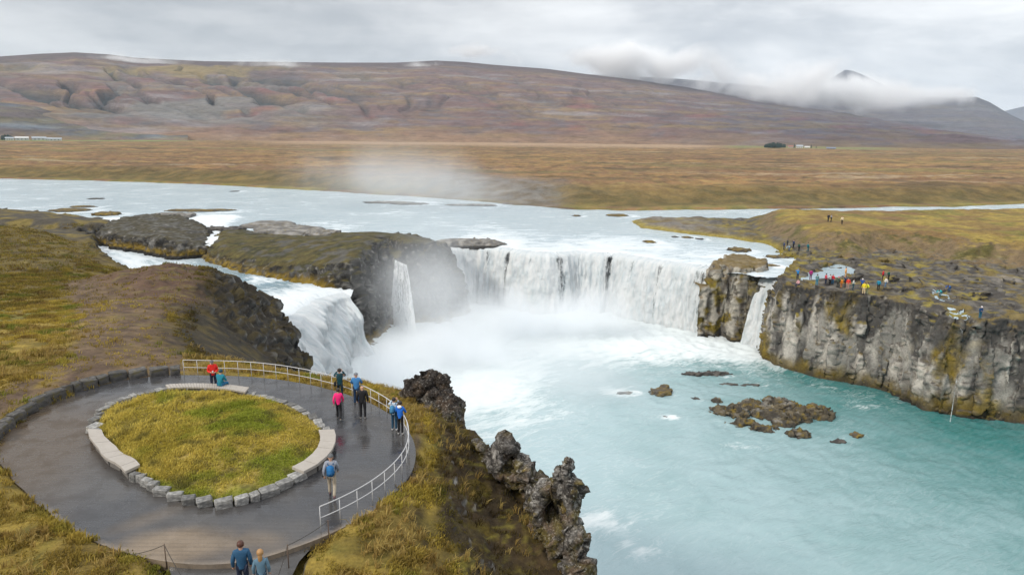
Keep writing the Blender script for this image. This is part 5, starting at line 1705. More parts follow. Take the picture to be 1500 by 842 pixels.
NAVY = (.018, .025, .05); BLACK = (.012, .012, .014); DENIM = (.05, .09, .17)
def near_person(px, py, tgt, *a, z=DZ, **k):
    loc, rz = facing(px, py, z, *tgt)
    return person(loc, rz, *a, **k)
red = near_person(314, 571, (322, 640), 'look', 'person in a bright red jacket standing behind the slatted bench, looking down at a phone', (.62, .02, .015), NAVY, cap=(.09, .09, .10))
# seated on the upper bench with the back to the grass
b = at(ang(323, 566, DZ + .44), float(r_in(ang(323, 566, DZ + .44))) - .22, DZ)
a_ = ang(323, 566, DZ + .44)
person(b, a_ - math.pi / 2 - .5, 'sit', 'person in a teal jacket and blue trousers sitting on the slatted bench', (.01, .17, .24), (.015, .13, .26), hair=(.01, .05, .08), near=True)
near_person(499, 585, (505, 555), 'photo', 'person in dark teal clothes taking a photo at the railing, black bag at the hip', (.008, .055, .072), (.01, .03, .045), build='f', jk='jacket')
near_person(523, 592, (535, 560), 'rail', 'person in a light blue jacket and grey cap, dark blue trousers, at the railing', (.045, .18, .40), (.012, .035, .085), cap=(.16, .17, .19))
near_person(497, 615, (510, 570), 'walk', 'person in a bright pink jacket and black trousers walking to the railing', (.75, .02, .17), BLACK, build='f', h=1.68, shoes=(.12, .12, .12))
near_person(532, 613, (545, 570), 'stand', 'bald person dressed all in black behind the blue jacketed one at the railing', BLACK, BLACK, hairkind=None, shoes=(.2, .19, .18), h=1.78)
near_person(578, 630, (600, 600), 'photo', 'person in a pale jacket and jeans with raised arms, a blue backpack on the back', (.42, .50, .58), (.015, .06, .11), build='f', h=1.68, shoes=(.5, .5, .5))
near_person(587, 636, (612, 605), 'rail', 'person in a vivid blue jacket with a white hood, black trousers, leaning on the railing', (.012, .12, .50), BLACK, build='f', hood=(.75, .76, .78), h=1.68, shoes=(.35, .34, .33))
near_person(487, 727, (505, 640), 'walk', 'walker in grey shirt and khaki trousers wearing a grey cap and a blue backpack', (.24, .26, .31), (.36, .31, .24), cap=(.10, .105, .11), shoes=(.13, .07, .08), h=1.80)
near_person(358, 868, (372, 780), 'stand', 'short haired person in a dark blue puffer jacket walking onto the terrace', (.020, .075, .15), NAVY, hair=(.075, .032, .022), z=23.78, h=1.82)
near_person(386, 876, (398, 780), 'stand', 'person with a long ginger ponytail in a grey blue top', (.10, .18, .25), (.025, .05, .08), hair=(.34, .19, .08), hairkind='hair_long', z=23.78, build='f', h=1.70)

# bags and a phone, each a thing of its own
def rounded_box(size, bev=.04, seed=0):
    bm = bmesh.new()
    bmesh.ops.create_cube(bm, size=1)
    for v in bm.verts: v.co = Vector((v.co.x * size[0] * (1 if v.co.z < 0 else .86), v.co.y * size[1] * (1 if v.co.z < 0 else .75), v.co.z * size[2]))
    bmesh.ops.bevel(bm, geom=bm.edges[:], offset=bev, segments=3, affect='EDGES')
    me = bpy.data.meshes.new('box'); bm.to_mesh(me); bm.free()
    for p in me.polygons: p.use_smooth = True
    return me
def backpack(px, py, tgt, label, col, hz=1.24, scale=1.0):
    loc, rz = facing(px, py, DZ, *tgt)
    root = props(empty('backpack', loc, rz), label, 'backpack')
    m = link('bag', rounded_box((.30 * scale, .20, .44 * scale), .05), cloth(col), root); m.location = (0, -.25, hz)
    m = link('pocket', rounded_box((.24 * scale, .09, .20 * scale), .03), cloth(tuple(c * .7 for c in col)), root); m.location = (0, -.365, hz - .08)
    for sg in (-1, 1):
        pth = [(sg * .11, -.17, hz - .18), (sg * .16, -.02, hz - .10), (sg * .16, .15, hz), (sg * .145, .16, hz + .14), (sg * .12, .04, hz + .27), (sg * .10, -.14, hz + .20)]
        link('strap', mesh_np('strap', *tube(catmull(pth, 5), .018, 6)), cloth(tuple(c * .5 for c in col)), root)
    return root
backpack(487, 727, (505, 640), 'blue backpack worn by the walker in khaki trousers', (.015, .13, .33))
backpack(578, 630, (600, 600), 'blue grey backpack worn by the person in the pale jacket with raised arms', (.05, .19, .34), 1.18, .9)
loc, rz = facing(499, 585, DZ, 505, 555)
bag = props(empty('shoulder_bag', loc, rz), 'black shoulder bag on the hip of the photographer in dark teal', 'bag')
link('bag', rounded_box((.14, .30, .24), .04), cloth(BLACK), bag).location = (-.25, -.04, .92)
link('strap', mesh_np('strap', *tube(catmull([(-.24, -.14, 1.0), (-.10, -.17, 1.25), (.10, -.13, 1.46), (.14, .05, 1.47), (.02, .18, 1.3), (-.22, .08, 1.0)], 5), .014, 6)), cloth(BLACK), bag)
loc, rz = facing(487, 727, DZ, 505, 640)
cam_ = props(empty('photo_camera', loc, rz), 'black camera hanging at the hip of the walker with the backpack', 'camera')
link('body', rounded_box((.10, .15, .10), .02), cloth(BLACK, .4), cam_).location = (-.31, -.02, .95)
tv, tf = tube([(-.31, .05, .95), (-.31, .14, .95)], .035, 10)
link('lens', mesh_np('lens', tv, tf), cloth(BLACK, .3), cam_)
loc, rz = facing(314, 571, DZ, 322, 640)
ph = props(empty('phone', loc, rz), 'pale phone held by the person in the red jacket', 'phone')
link('case', rounded_box((.075, .012, .15), .005), cloth((.6, .6, .62), .3), ph).location = (0, .33, 1.16)

# visitors on the far bank
bpy.context.view_layer.update()
dg = bpy.context.evaluated_depsgraph_get()
def drop_to(px, py, z=14):
    d = Vector(ray(px, py)).normalized()
    hit, loc, *_ = scene.ray_cast(dg, Vector((0, 0, CAMZ)), d)[:3]
    q = P(px, py, z)
    if hit and loc.y > 70 and loc.y < 260 and loc.z > 12.4:
        q = np.array(loc)
    # stand on the ground there, not on its face
    h2 = scene.ray_cast(dg, Vector((q[0], q[1], q[2] + 3)), Vector((0, 0, -1)))
    if h2[0] and abs(h2[1].z - q[2]) < 2.5: q[2] = h2[1].z
    return q
TEAL = (.01, .17, .25)
FAR = [
 (1213, 325, 'stand', 'dark clothed visitor on the grassy rise, one of two side by side', (.02, .022, .03), BLACK, {}),
 (1217, 325.5, 'look', 'visitor in black and white on the grassy rise beside a dark clothed one', (.30, .30, .32), BLACK, {}),
 (1233, 329, 'stand', 'visitor in a cream top and black trousers alone on the grassy rise', (.62, .52, .36), BLACK, {}),
 (1148, 366, 'stand', 'visitor in navy at the river end of the dark group below the rise', (.02, .05, .14), NAVY, {}),
 (1153, 361, 'look', 'visitor in dark grey standing behind the others of the group below the rise', (.04, .045, .055), BLACK, {}),
 (1156, 368, 'bend', 'visitor in pale blue stooping in the group below the rise', (.30, .46, .60), DENIM, {}),
 (1162, 364, 'photo', 'visitor in dark blue holding up a camera in the group below the rise', (.015, .035, .10), BLACK, {}),
 (1170, 368, 'stand', 'visitor in dark green between the group and the teal jacket below the rise', (.02, .07, .05), BLACK, {}),
 (1183, 369, 'walk', 'visitor in teal walking apart from the group below the rise', (.01, .14, .17), (.01, .09, .12), {}),
 (1168, 409, 'photo', 'visitor in bright blue jacket and blue cap at the cliff end nearest the narrow fall', (.01, .20, .52), NAVY, dict(cap=(.02, .16, .42))),
 (1169, 421, 'sit', 'visitor in white and red sitting on the cliff edge nearest the narrow fall', (.55, .30, .32), NAVY, {}),
 (1187, 410, 'stand', 'visitor in magenta beside the pond on the cliff top', (.33, .015, .16), (.10, .02, .07), {}),
 (1196, 419, 'look', 'visitor in grey green jacket and blue trousers left of the red group on the cliff', (.12, .22, .22), (.02, .17, .27), {}),
 (1209, 417, 'stand', 'visitor in a pinkish red top beside the one in white and black', (.50, .06, .09), NAVY, {}),
 (1215, 418, 'hips', 'visitor in white top and black trousers between two in red', (.55, .55, .56), BLACK, {}),
 (1219, 417, 'stand', 'visitor in a bright red jacket and blue trousers in the cliff top crowd', (.65, .015, .03), (.02, .12, .24), {}),
 (1227, 421.5, 'hips', 'visitor in dark green wearing a pink hat on the cliff top', (.045, .07, .05), (.05, .05, .04), dict(cap=(.6, .08, .16))),
 (1232, 422, 'stand', 'visitor in orange next to the one in the pink hat', (.72, .24, .03), (.40, .16, .05), dict(h=1.6)),
 (1238, 407, 'stand', 'visitor in a peach orange coat standing behind the crowd by the pond', (.75, .38, .12), (.55, .30, .12), dict(jk='jacket_long')),
 (1237.5, 421, 'photo', 'visitor in navy in front of the peach orange coat', (.012, .03, .10), BLACK, {}),
 (1241.5, 424, 'stand', 'visitor in a red coat with pale trousers near the cliff edge', (.60, .04, .03), (.40, .26, .22), dict(jk='jacket_long')),
 (1249, 425.5, 'look', 'visitor in a grey white jacket and dark teal trousers near the cliff edge', (.48, .50, .47), (.015, .06, .08), {}),
 (1262, 424, 'photo', 'visitor in blue with a white cap behind the two in yellow', (.02, .10, .42), NAVY, dict(cap=(.7, .7, .72))),
 (1264.5, 431, 'stand', 'visitor in a yellow rain jacket and pale trousers, the one closer to the crowd', (.72, .55, .02), (.55, .42, .25), {}),
 (1269.5, 431.5, 'hips', 'visitor in a lime yellow jacket at the edge, the one further from the crowd', (.62, .62, .03), (.30, .34, .20), {}),
 (1286, 426, 'stand', 'visitor in a teal blue jacket and black trousers past the two in yellow', (.01, .20, .33), BLACK, {}),
 (1296.5, 424, 'walk', 'visitor in a white top and blue jeans beside the teal jacket', (.62, .60, .56), (.08, .16, .28), {}),
 (1292.5, 411, 'stand', 'visitor in a crimson jacket side by side with the dark green one', (.50, .012, .025), (.05, .03, .03), {}),
 (1301, 411, 'hips', 'visitor in dark green standing next to the crimson jacket', (.01, .09, .07), BLACK, {}),
 (1377, 435, 'bend', 'visitor in a turquoise jacket stooping over the small stream', (.015, .38, .44), (.03, .12, .15), {}),
 (1390, 428, 'bend', 'visitor in a royal blue jacket bending on the bank of the small stream', (.01, .09, .33), (.02, .06, .14), {}),
 (1435, 467, 'look', 'visitor in navy with a white cap alone at the far end of the pale cliff', (.012, .045, .13), (.012, .10, .17), dict(cap=(.7, .66, .68))),
]
for k, (px, py, ps, lab, jc, tc, ex) in enumerate(FAR):
    q = drop_to(px, py)
    r = random.Random(k)
    person(q, r.uniform(-math.pi, math.pi) if ps not in ('bend', 'sit') else math.pi * .62 + r.uniform(-.3, .3), ps, lab, jc, tc, near=False, group='visitors on the far bank', h=ex.pop('h', r.uniform(1.78, 1.98)), **ex)
# ================================================================== heath plain beyond the river
SHORE = [(-600, 250), (-250, 258), (0, 262), (200, 267), (400, 276), (550, 285), (650, 291), (750, 300), (850, 308), (940, 309), (1000, 308), (1180, 306), (1300, 304), (1400, 303), (1500, 299), (1700, 303), (2100, 310)]
_s = np.array([P(x, y, 13) for x, y in SHORE])
_az, _r = np.arctan2(_s[:, 0], _s[:, 1]), np.hypot(_s[:, 0], _s[:, 1])
def shore_r(az): return np.interp(az, _az, _r)
na, nr = 1000, 460
az = np.linspace(R(-62), R(62), na)
k = np.linspace(0, 1, nr)
A, K = np.meshgrid(az, k)
r0 = shore_r(A)
rr = r0 - 6 + (3300 - r0) * (.10 * K + .90 * K ** 3.6)
X, Y = rr * np.sin(A), rr * np.cos(A)
D = rr - r0 + 5 * fb2(X, Y, 18, 3, 131) + 2 * fb2(X, Y, 6, 3, 132)
bank = sst(8, 45, D + 12 * fb2(X, Y, 40, 3, 133))
Z = 12.4 + 1.1 * sst(-3, 3, D) + 4.3 * bank + .9 * fb2(X, Y, 14, 4, 134) * bank + 2.2 * fb2(X, Y, 150, 3, 135) * sst(60, 300, D) + 1.6 * fb2(X, Y, 60, 3, 137, True) * sst(20, 100, D) + .9 * fb2(X, Y, 9, 4, 138, True) * sst(10, 40, D) * sst(1100, 500, rr)
plain_z = 18.5
Z = Z + (plain_z - Z) * sst(1200, 2200, rr)
v = np.stack([X, Y, Z], -1).reshape(-1, 3)
me = mesh_np('plain', v, grid_faces(na, nr))
x, y, z = v.T
d, rf = D.ravel(), rr.ravel()
a, b = fb2(x, y, 24, 4, 141), fb2(x, y, 6, 4, 142)
st = fb2(x, y, 260, 5, 143, False, 38)
col = mixc(np.array([.168, .098, .052]), np.array([.25, .148, .062]), sst(-.25, .3, a * .7 + st))
col = mixc(col, np.array([.23, .17, .065]), sst(.0, .35, b + .3 * st) * .7)
col = mixc(col, np.array([.085, .06, .032]), sst(.02, .3, fb2(x, y, 60, 5, 144, False, 26)) * .8)
col = mixc(col, np.array([.07, .052, .03]), sst(.08, .35, fb2(x, y, 7, 3, 150)) * .6)
col = mixc(col, np.array([.15, .13, .05]), sst(.1, .4, fb2(x, y, 500, 4, 149, False, 60)) * .6)
col = mixc(col, np.array([.30, .24, .16]), sst(.22, .4, fb2(x, y, 350, 4, 145, False, 25)) * .55)
azf = A.ravel()
# bank: olive and brown heather; grey gravel by the middle of the shore, bright grass at the water
bk = sst(60, 20, d) * sst(3, 12, d)
col = mixc(col, mixc(np.array([.085, .072, .025]), np.array([.14, .10, .035]), sst(-.2, .3, b)), bk * .85)
gv = sst(R(-9), R(-4), azf) * sst(R(6), R(2), azf) * sst(95, 45, d + 25 * a)
col = mixc(col, mixc(np.array([.17, .16, .15]), np.array([.12, .10, .08]), sst(-.2, .3, b)), gv * .8)
sh = sst(16, 5, d + 4 * a) * sst(-.25, .2, a + .6 * b)
col = mixc(col, mixc(np.array([.21, .17, .045]), np.array([.14, .125, .04]), sst(-.2, .3, b)), sh * (1 - .7 * gv))
col = mixc(col, np.array([.05, .045, .035]), sst(1.0, -1.5, d))
# hay meadows and pale track at the foot of the hills
fg = fb2(x, y, 300, 3, 146)
col = mixc(col, np.array([.16, .21, .065]), sst(1500, 1600, rf) * sst(R(-24), R(-27), azf + .03 * fg) * .85)
col = mixc(col, np.array([.16, .19, .075]), sst(1350, 1480, rf) * sst(R(16), R(18), azf) * sst(R(30), R(27), azf) * .6)
col = mixc(col, np.array([.33, .23, .15]), sst(1050, 1500, rf) * sst(R(-22), R(-16), azf) * sst(R(18), R(14), azf) * .8)
set_col(me, col)
mat_plain = terrain_mat('heath', .10, .9, .5, .9, .5)
props(link('terrain', me, mat_plain), kind='structure')
# sheet of ground under everything, out to the horizon
v = np.array([(-30000, -30000, -6), (30000, -30000, -6), (30000, 30000, -6), (-30000, 30000, -6)])
me = mesh_np('ground', v, [[0, 1, 2, 3]])
set_col(me, np.tile([[.15, .11, .06]], (4, 1)))
props(link('ground', me, mat_plain), kind='structure')

# ================================================================== hills
def hill(name, ridge, rb, rr_, az0, az1, na, nr, seed, palette, gully=0.0, power=1.15, over=.25):
    rp = np.array([ray(*p) for p in ridge])
    raz = np.arctan2(rp[:, 0], rp[:, 1])
    rel = rp[:, 2] / np.hypot(rp[:, 0], rp[:, 1])
    az = np.linspace(az0, az1, na)
    ss = np.linspace(0, 1 + over, nr)
    A, S = np.meshgrid(az, ss)
    RB, RR = (f(A) if callable(f) else np.full(A.shape, float(f)) for f in (rb, rr_))
    rr = RB + (RR - RB) * S
    X, Y = rr * np.sin(A), rr * np.cos(A)
    H = CAMZ + RR * np.interp(A, raz, rel) - 17
    prof = np.where(S < 1, S ** power * (1.0 + .0 * S), 1 - .6 * (S - 1) ** 1.3)
    prof = np.where(S < 1, prof * (1 - .12 * np.sin(np.pi * S) * 0) , prof)
    Z = 17 + H * prof
    env = sst(0, .12, S) * sst(1.02, .75, S)
    Z = Z + env * (28 * fb2(X, Y, 620, 5, seed, True) + 16 * fb2(X, Y, 170, 4, seed + 1) + 10 * fb2(A * 3000, rr, 520, 4, seed + 2, False, 130))
    g = 0
    if gully:
        gm = sst(R(-6), R(-22), A) * sst(.08, .25, S) * sst(.95, .6, S) * gully + .5 * sst(.1, .3, S) * sst(.95, .6, S) * sst(R(20), R(5), A)
        warp = A * 2600 + 260 * fb2(X, Y, 700, 3, seed + 6) + rr * .30
        g = np.abs(fbm(np.stack([warp.ravel() / 190, rr.ravel() / 1300, np.full(A.size, 3.3)], 1), 3)).reshape(A.shape)
        cut = sst(.16, .0, g) * gm
        Z = Z - 26 * cut * sst(.05, .3, S)
        bench = fb2(A * 2600 + 500, Z * 4, 900, 3, seed + 8, False, 110)
    v = np.stack([X, Y, Z], -1).reshape(-1, 3)
    me = mesh_np(name, v, grid_faces(na, nr))
    x, y, z = v.T
    a1 = azx = A.ravel() * 3200
    lat = fb2(azx, z, 420, 6, seed + 3, False, 15)
    lat2 = fb2(azx, z, 150, 6, seed + 4, False, 8)
    bl = fb2(x, y, 260, 5, seed + 5)
    P0, P1, P2, P3, P4, TOP = palette
    s = S.ravel()
    col = mixc(P0, P1, sst(-.2, .3, lat + .4 * bl)) * np.array([.96, 1.0, 1.10])
    col = mixc(col, P2, sst(.02, .28, lat2 + .3 * bl) * .8)
    col = mixc(col, P3, sst(.10, .34, fb2(azx, z, 420, 6, seed + 9, False, 26)) * .6)
    col = mixc(col, P4, sst(.16, .36, fb2(azx, z, 200, 5, seed + 10, False, 45)) * sst(.7, .3, s) * .5)
    col = mixc(col, TOP, sst(.72, .95, s + .10 * bl) * .85)
    if gully:
        col = mixc(col, np.array([.055, .06, .062]), (cut.ravel() * .75))
        gz = fb2(x, y, 330, 4, seed + 11)
        lf = sst(R(-8), R(-24), A.ravel())
        col = mixc(col, np.array([.15, .15, .145]), lf * sst(-.05, .2, gz) * sst(.72, .45, s) * sst(.05, .15, s) * .8)
        col = mixc(col, np.array([.215, .165, .07]), lf * sst(-.1, .15, fb2(x, y, 500, 4, seed + 12)) * sst(.45, .62, s) * sst(.92, .8, s) * .8)
    col = mixc(col, np.array([.24, .155, .09]), sst(.10, .0, s + .05 * bl) * .7)
    blue = sst(R(7), R(24), A.ravel())[:, None] * (.75 if gully == 1.0 else 0)  # distance haze painted into the slope colour, growing along the ridge
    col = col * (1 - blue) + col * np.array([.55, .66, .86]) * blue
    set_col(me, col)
    t = NT(name)
    p = t.pos()
    c = t.att('Col')
    n1 = t.noise(t.stretch(p, (1, 1, 3.5)), .012, 7, .68)
    n2 = t.noise(t.stretch(p, (1, 1, 4)), .06, 6, .7)
    n3_ = t.noise(t.stretch(p, (1, 1, 9)), .022, 6, .72)
    kk = t.rng(t.math('ADD', t.math('MULTIPLY', n1, .35), t.math('ADD', t.math('MULTIPLY', n2, .3), t.math('MULTIPLY', n3_, .35))), .34, .66, .45, 1.55, False)
    cc = t.mix(1.0, c, t.n('CombineColor', i0=kk, i1=kk, i2=kk), 'MULTIPLY')
    nb = t.bump(t.math('ADD', n1, t.math('MULTIPLY', n2, .5)), .8, 9.0)
    me.materials.append(t.out(t.bsdf(Base_Color=cc, Roughness=1.0, Normal=nb, Specular_IOR_Level=.05)))
    o = bpy.data.objects.new(name, me)
    COL.objects.link(o)
    return props(o, kind='structure')

PAL1 = [np.array(c) for c in ((.15, .095, .080), (.205, .14, .075), (.125, .108, .118), (.23, .215, .22), (.21, .085, .075), (.075, .058, .06))]
PAL2 = [np.array(c) for c in ((.10, .085, .09), (.125, .105, .085), (.075, .075, .085), (.14, .135, .14), (.12, .095, .09), (.06, .055, .062))]
H1 = [(-600, 96), (-400, 92), (-100, 90), (0, 83), (60, 79), (110, 77), (160, 80), (200, 85), (300, 90), (400, 91), (500, 92), (580, 92), (640, 89), (680, 91), (720, 95), (800, 101), (860, 109), (930, 117), (1000, 127), (1100, 144), (1200, 161), (1300, 178), (1400, 196), (1500, 210), (1600, 220), (2000, 235)]
hill('hills', H1, 1750, lambda A: 4300 + 1800 * sst(R(5), R(28), A), R(-62), R(40), 1000, 240, 200, PAL1, 1.0, 1.12)
# low knoll behind the farm
hill('hills', [(-600, 150), (-200, 148), (0, 150), (50, 157), (90, 170), (135, 188), (170, 199), (260, 210)], 1700, 2300, R(-62), R(-25), 300, 70, 260, [c * np.array([.75, .95, 1.05]) for c in PAL1], 0, .8, .4)
H2 = [(600, 100), (700, 104), (900, 110), (1000, 116), (1100, 125), (1200, 134), (1300, 140), (1390, 143), (1430, 142), (1450, 150), (1480, 168), (1510, 182), (1560, 195), (1700, 205), (2100, 225)]
hill('hills', H2, 5200, 8200, R(-10), R(52), 500, 110, 300, PAL2, 0.5, 1.05)
H3 = [(1150, 150), (1195, 130), (1222, 112), (1238, 102), (1250, 104), (1265, 110), (1290, 122), (1340, 150), (1500, 190)]
hill('hills', H3, 9500, 11500, R(20), R(40), 200, 60, 340, PAL2, 0, 1.0)
hill('hills', [(1380, 190), (1440, 170), (1500, 156), (1560, 150), (1700, 148), (2100, 150)], 13000, 15500, R(30), R(58), 150, 50, 360, PAL2, 0, 1.0)

# ================================================================== farms
M_WHITE = simple_mat('white_render', (.50, .50, .49), .8); M_ROOFR = simple_mat('grey_roof', (.30, .33, .36), .6); M_RED = simple_mat('red_roof', (.30, .13, .10), .7)
M_DARKWIN = simple_mat('window_glass', (.04, .05, .06), .2); M_BLUE = simple_mat('blue_shed', (.16, .19, .27), .7)
def farmhouse(px, py, wpx, dist, label, h=.42, roofm=None, wallm=None, deep=.7):
    c = PD(px, py, dist)
    c[2] = 18.6
    w = wpx * dist / 1000
    hh = w * h if w < 22 else 6.5
    dp = min(w * deep, 14)
    root = empty('farmhouse', c, -math.atan2(c[0], c[1]) * .9)
    props(root, label, 'house', 'farm buildings on the plain')
    v = [(-w / 2, -dp / 2, -1), (w / 2, -dp / 2, -1), (w / 2, dp / 2, -1), (-w / 2, dp / 2, -1), (-w / 2, -dp / 2, hh * .6), (w / 2, -dp / 2, hh * .6), (w / 2, dp / 2, hh * .6), (-w / 2, dp / 2, hh * .6), (-w / 2, 0, hh * .97), (w / 2, 0, hh * .97)]
    link('wall', mesh_np('wall', v, [[0, 1, 5, 4], [2, 3, 7, 6], [1, 2, 6, 9, 5], [3, 0, 4, 8, 7]], False), wallm or M_WHITE, root)
    e = .5
    rv = []
    for s in (-1, 1):
        rv += [(-w / 2 - e, s * (dp / 2 + e), hh * .6 - .2), (w / 2 + e, s * (dp / 2 + e), hh * .6 - .2), (w / 2 + e, 0, hh), (-w / 2 - e, 0, hh)]
    rv2 = [(x, y, z + .35) for x, y, z in rv]
    f = [[0, 1, 2, 3], [5, 4, 7, 6], [8, 9, 10, 11][::-1], [13, 12, 15, 14][::-1]] + [[0, 8, 9, 1], [4, 5, 13, 12], [0, 3, 11, 8], [1, 9, 10, 2], [4, 12, 15, 7], [5, 6, 14, 13]]
    link('roof', mesh_np('roof', rv + rv2, f, False), roofm or M_ROOFR, root)
    nwin = 3
    for k in range(nwin):
        cx = (k - 1) * w * .28
        ww, wh, z0 = w * .05, hh * .11, hh * .28
        y = -dp / 2 - .05
        link('window', mesh_np('window', [(cx - ww, y, z0 - wh), (cx + ww, y, z0 - wh), (cx + ww, y, z0 + wh), (cx - ww, y, z0 + wh), (cx - ww, y + .2, z0 - wh), (cx + ww, y + .2, z0 - wh), (cx + ww, y + .2, z0 + wh), (cx - ww, y + .2, z0 + wh)],
                               [[0, 1, 2, 3], [0, 4, 5, 1], [1, 5, 6, 2], [2, 6, 7, 3], [3, 7, 4, 0]], False), M_DARKWIN, root)
    return root
farmhouse(13, 196, 8, 1650, 'small white farm building nearest the dark shelter trees on the far plain')
farmhouse(31, 195, 13, 1660, 'cream long farm building between shelter trees and the largest white farmhouse', .3, M_WHITE)
farmhouse(56, 193, 14, 1670, 'largest white farmhouse with a pale grey roof, below the knoll', .5)
farmhouse(70, 196, 7, 1640, 'white outbuilding beside the largest farmhouse', .45)
farmhouse(80, 198, 13, 1600, 'low grey roofed barn at the end of the row beside the green meadow', .25)
farmhouse(1159, 209, 6, 1480, 'red roofed small house next to the dark plantation at the foot of the hill', .5, M_RED)
farmhouse(1172, 209, 8, 1480, 'white farmhouse standing among few trees beyond the dark plantation', .5)
farmhouse(1183, 210, 6, 1470, 'white cottage past the farmhouse near the dark plantation', .45, M_WHITE)
farmhouse(1218, 212, 11, 1440, 'long low blue shed on its own past the dark plantation', .18, M_BLUE, M_BLUE)

M_CONIF = simple_mat('conifer_needles', (.022, .05, .045), .9, var=.5, scale=.6); M_BARK = simple_mat('bark', (.07, .05, .035), .9)
def conifer_mesh(seed, h=10.0, tiers=9):
    r = random.Random(seed)
    v, f = [], []
    for k in range(tiers):
        z = h * (.10 + .86 * k / tiers)
        rad = h * .22 * (1 - k / tiers) ** .8 + .25
        m = 9
        off = r.random() * 6
        for j in range(m):
            a = off + j * 2 * math.pi / m + r.uniform(-.2, .2)
            rr_ = rad * r.uniform(.75, 1.15)
            da = 2.6 / m
            n = len(v)
            v += [(0, 0, z + h * .12), (math.cos(a - da) * rr_ * .7, math.sin(a - da) * rr_ * .7, z), (math.cos(a) * rr_, math.sin(a) * rr_, z - h * .05 * r.uniform(.5, 1.5)), (math.cos(a + da) * rr_ * .7, math.sin(a + da) * rr_ * .7, z)]
            f += [[n, n + 1, n + 2], [n, n + 2, n + 3]]
    return v, f
def trunk_mesh(h, r0):
    v, f = [], []
    for k in range(6):
        a = k * math.pi / 3
        v += [(math.cos(a) * r0, math.sin(a) * r0, -1), (math.cos(a) * r0 * .3, math.sin(a) * r0 * .3, h * .8)]
    f = [[2 * k, (2 * k + 2) % 12, (2 * k + 3) % 12, 2 * k + 1] for k in range(6)]
    return mesh_np('trunk', v, f)
def woods(px0, px1, py, dist, n, seed, label):
    r = random.Random(seed)
    V, F = [], []
    for k in range(n):
        u = r.random()
        c = PD(px0 + (px1 - px0) * u, py, dist + r.uniform(-25, 35))
        hh = r.uniform(8, 12.5) * (.65 + .35 * math.sin(math.pi * min(1, max(0, u))))
        v, f = conifer_mesh(r.random(), hh)
        o = len(V)
        V += [(x + c[0], y + c[1], z + 18.3) for x, y, z in v]
        F += [[i + o for i in p] for p in f]
    return props(link('woods', mesh_np('woods', V, F, False), M_CONIF), label, 'woods', kind='stuff')
woods(1120, 1151, 209, 1470, 150, 5, 'dark green plantation of conifers at the foot of the hill')
woods(0, 17, 193, 1690, 70, 6, 'dark shelter trees behind the white farm')
for k, (px, py, d_, lab) in enumerate(((1164, 209, 1475, 'lone dark conifer between the red roofed house and the white farmhouse'), (1189, 210, 1470, 'lone dark tree after the white cottage near the plantation'), (1196, 211, 1465, 'smallest dark tree furthest from the plantation, before the blue shed'))):
    c = PD(px, py, d_); c[2] = 18.3
    t_ = empty('conifer_tree', c)
    props(t_, lab, 'tree', 'single trees near the plantation')
    h = (10, 8, 5.5)[k]
    v, f = conifer_mesh(50 + k, h)
    link('crown', mesh_np('crown', v, f, False), M_CONIF, t_)
    link('trunk', trunk_mesh(h, .3), M_BARK, t_)

# ================================================================== cloud and spray
def cloud_mat(name, dens, scale, detail=5, lo=.42, hi=.62, soft=1.0, col=(.97, .975, .98), aniso=0.0, squash=(1, 1, 1)):
    t = NT(name)
    o = t.n('TexCoord', 3)
    l = t.n('VectorMath', 1, props={'operation': 'LENGTH'}, i0=o)
    p = t.pos()
    n = t.noise(t.stretch(p, squash), scale, detail, .6, .4)
    edge = t.rng(l, 1.0, 1.0 - soft)
    # the noise eats further in near the rim
    k = t.rng(t.math('ADD', n, t.math('MULTIPLY', t.math('SUBTRACT', edge, 1.0), .35)), lo, hi)
    d = t.math('MULTIPLY', t.math('MULTIPLY', k, edge), dens)
    vol = t.n('VolumePrincipled', Color=(*col, 1), Density=d, Anisotropy=aniso)
    return t.out(None, vol)

def puff(name, c, r, mat, label, cat, rz=0.0, sub=3):
    v, f = icos(sub)
    me = mesh_np(name, v, f)
    o = link(name, me, mat)
    o.location = [float(x) for x in c]; o.scale = r; o.rotation_euler = (0, 0, rz)
    return props(o, label, cat, kind='stuff')

mat_cl = cloud_mat('low_cloud', .036, .0024, 9, .34, .66, 1.0)
def cloud_at(px, py, dist, wpx, hpx, deep, label, mat=None):
    c = PD(px, py, dist)
    puff('low_cloud', c, (wpx * dist / 2000, deep, hpx * dist / 2000), mat or mat_cl, label, 'cloud', -math.atan2(c[0], c[1]))
mat_wisp = cloud_mat('cloud_wisp', .022, .006, 8, .30, .64, 1.0)
CLOUDS = [(720, 76, 4300, 330, 50, 300, 'grey cloud resting on the middle of the ridge, first of the long bank', None),
          (850, 84, 4450, 460, 84, 340, 'grey cloud lying over the ridge where it starts to fall', None),
          (980, 98, 4650, 500, 124, 400, 'thick tall grey cloud covering the shoulder of the hill', None),
          (1110, 116, 4900, 480, 128, 440, 'grey white cloud reaching down over the blue slope', None),
          (1220, 134, 5300, 420, 96, 460, 'whitish cloud spilling down past the dark summit', None),
          (1330, 142, 5800, 320, 56, 460, 'low white tail end of the cloud bank', None),
          (625, 98, 3950, 110, 44, 160, 'short white wisp curling over the middle of the ridge', mat_wisp),
          (400, 95, 3950, 170, 30, 160, 'flat white wisp on the ridge above the brown slope', mat_wisp),
          (200, 90, 3950, 200, 30, 160, 'thin white wisp across the highest dark top of the hill', mat_wisp)]
for c in CLOUDS: cloud_at(*c)

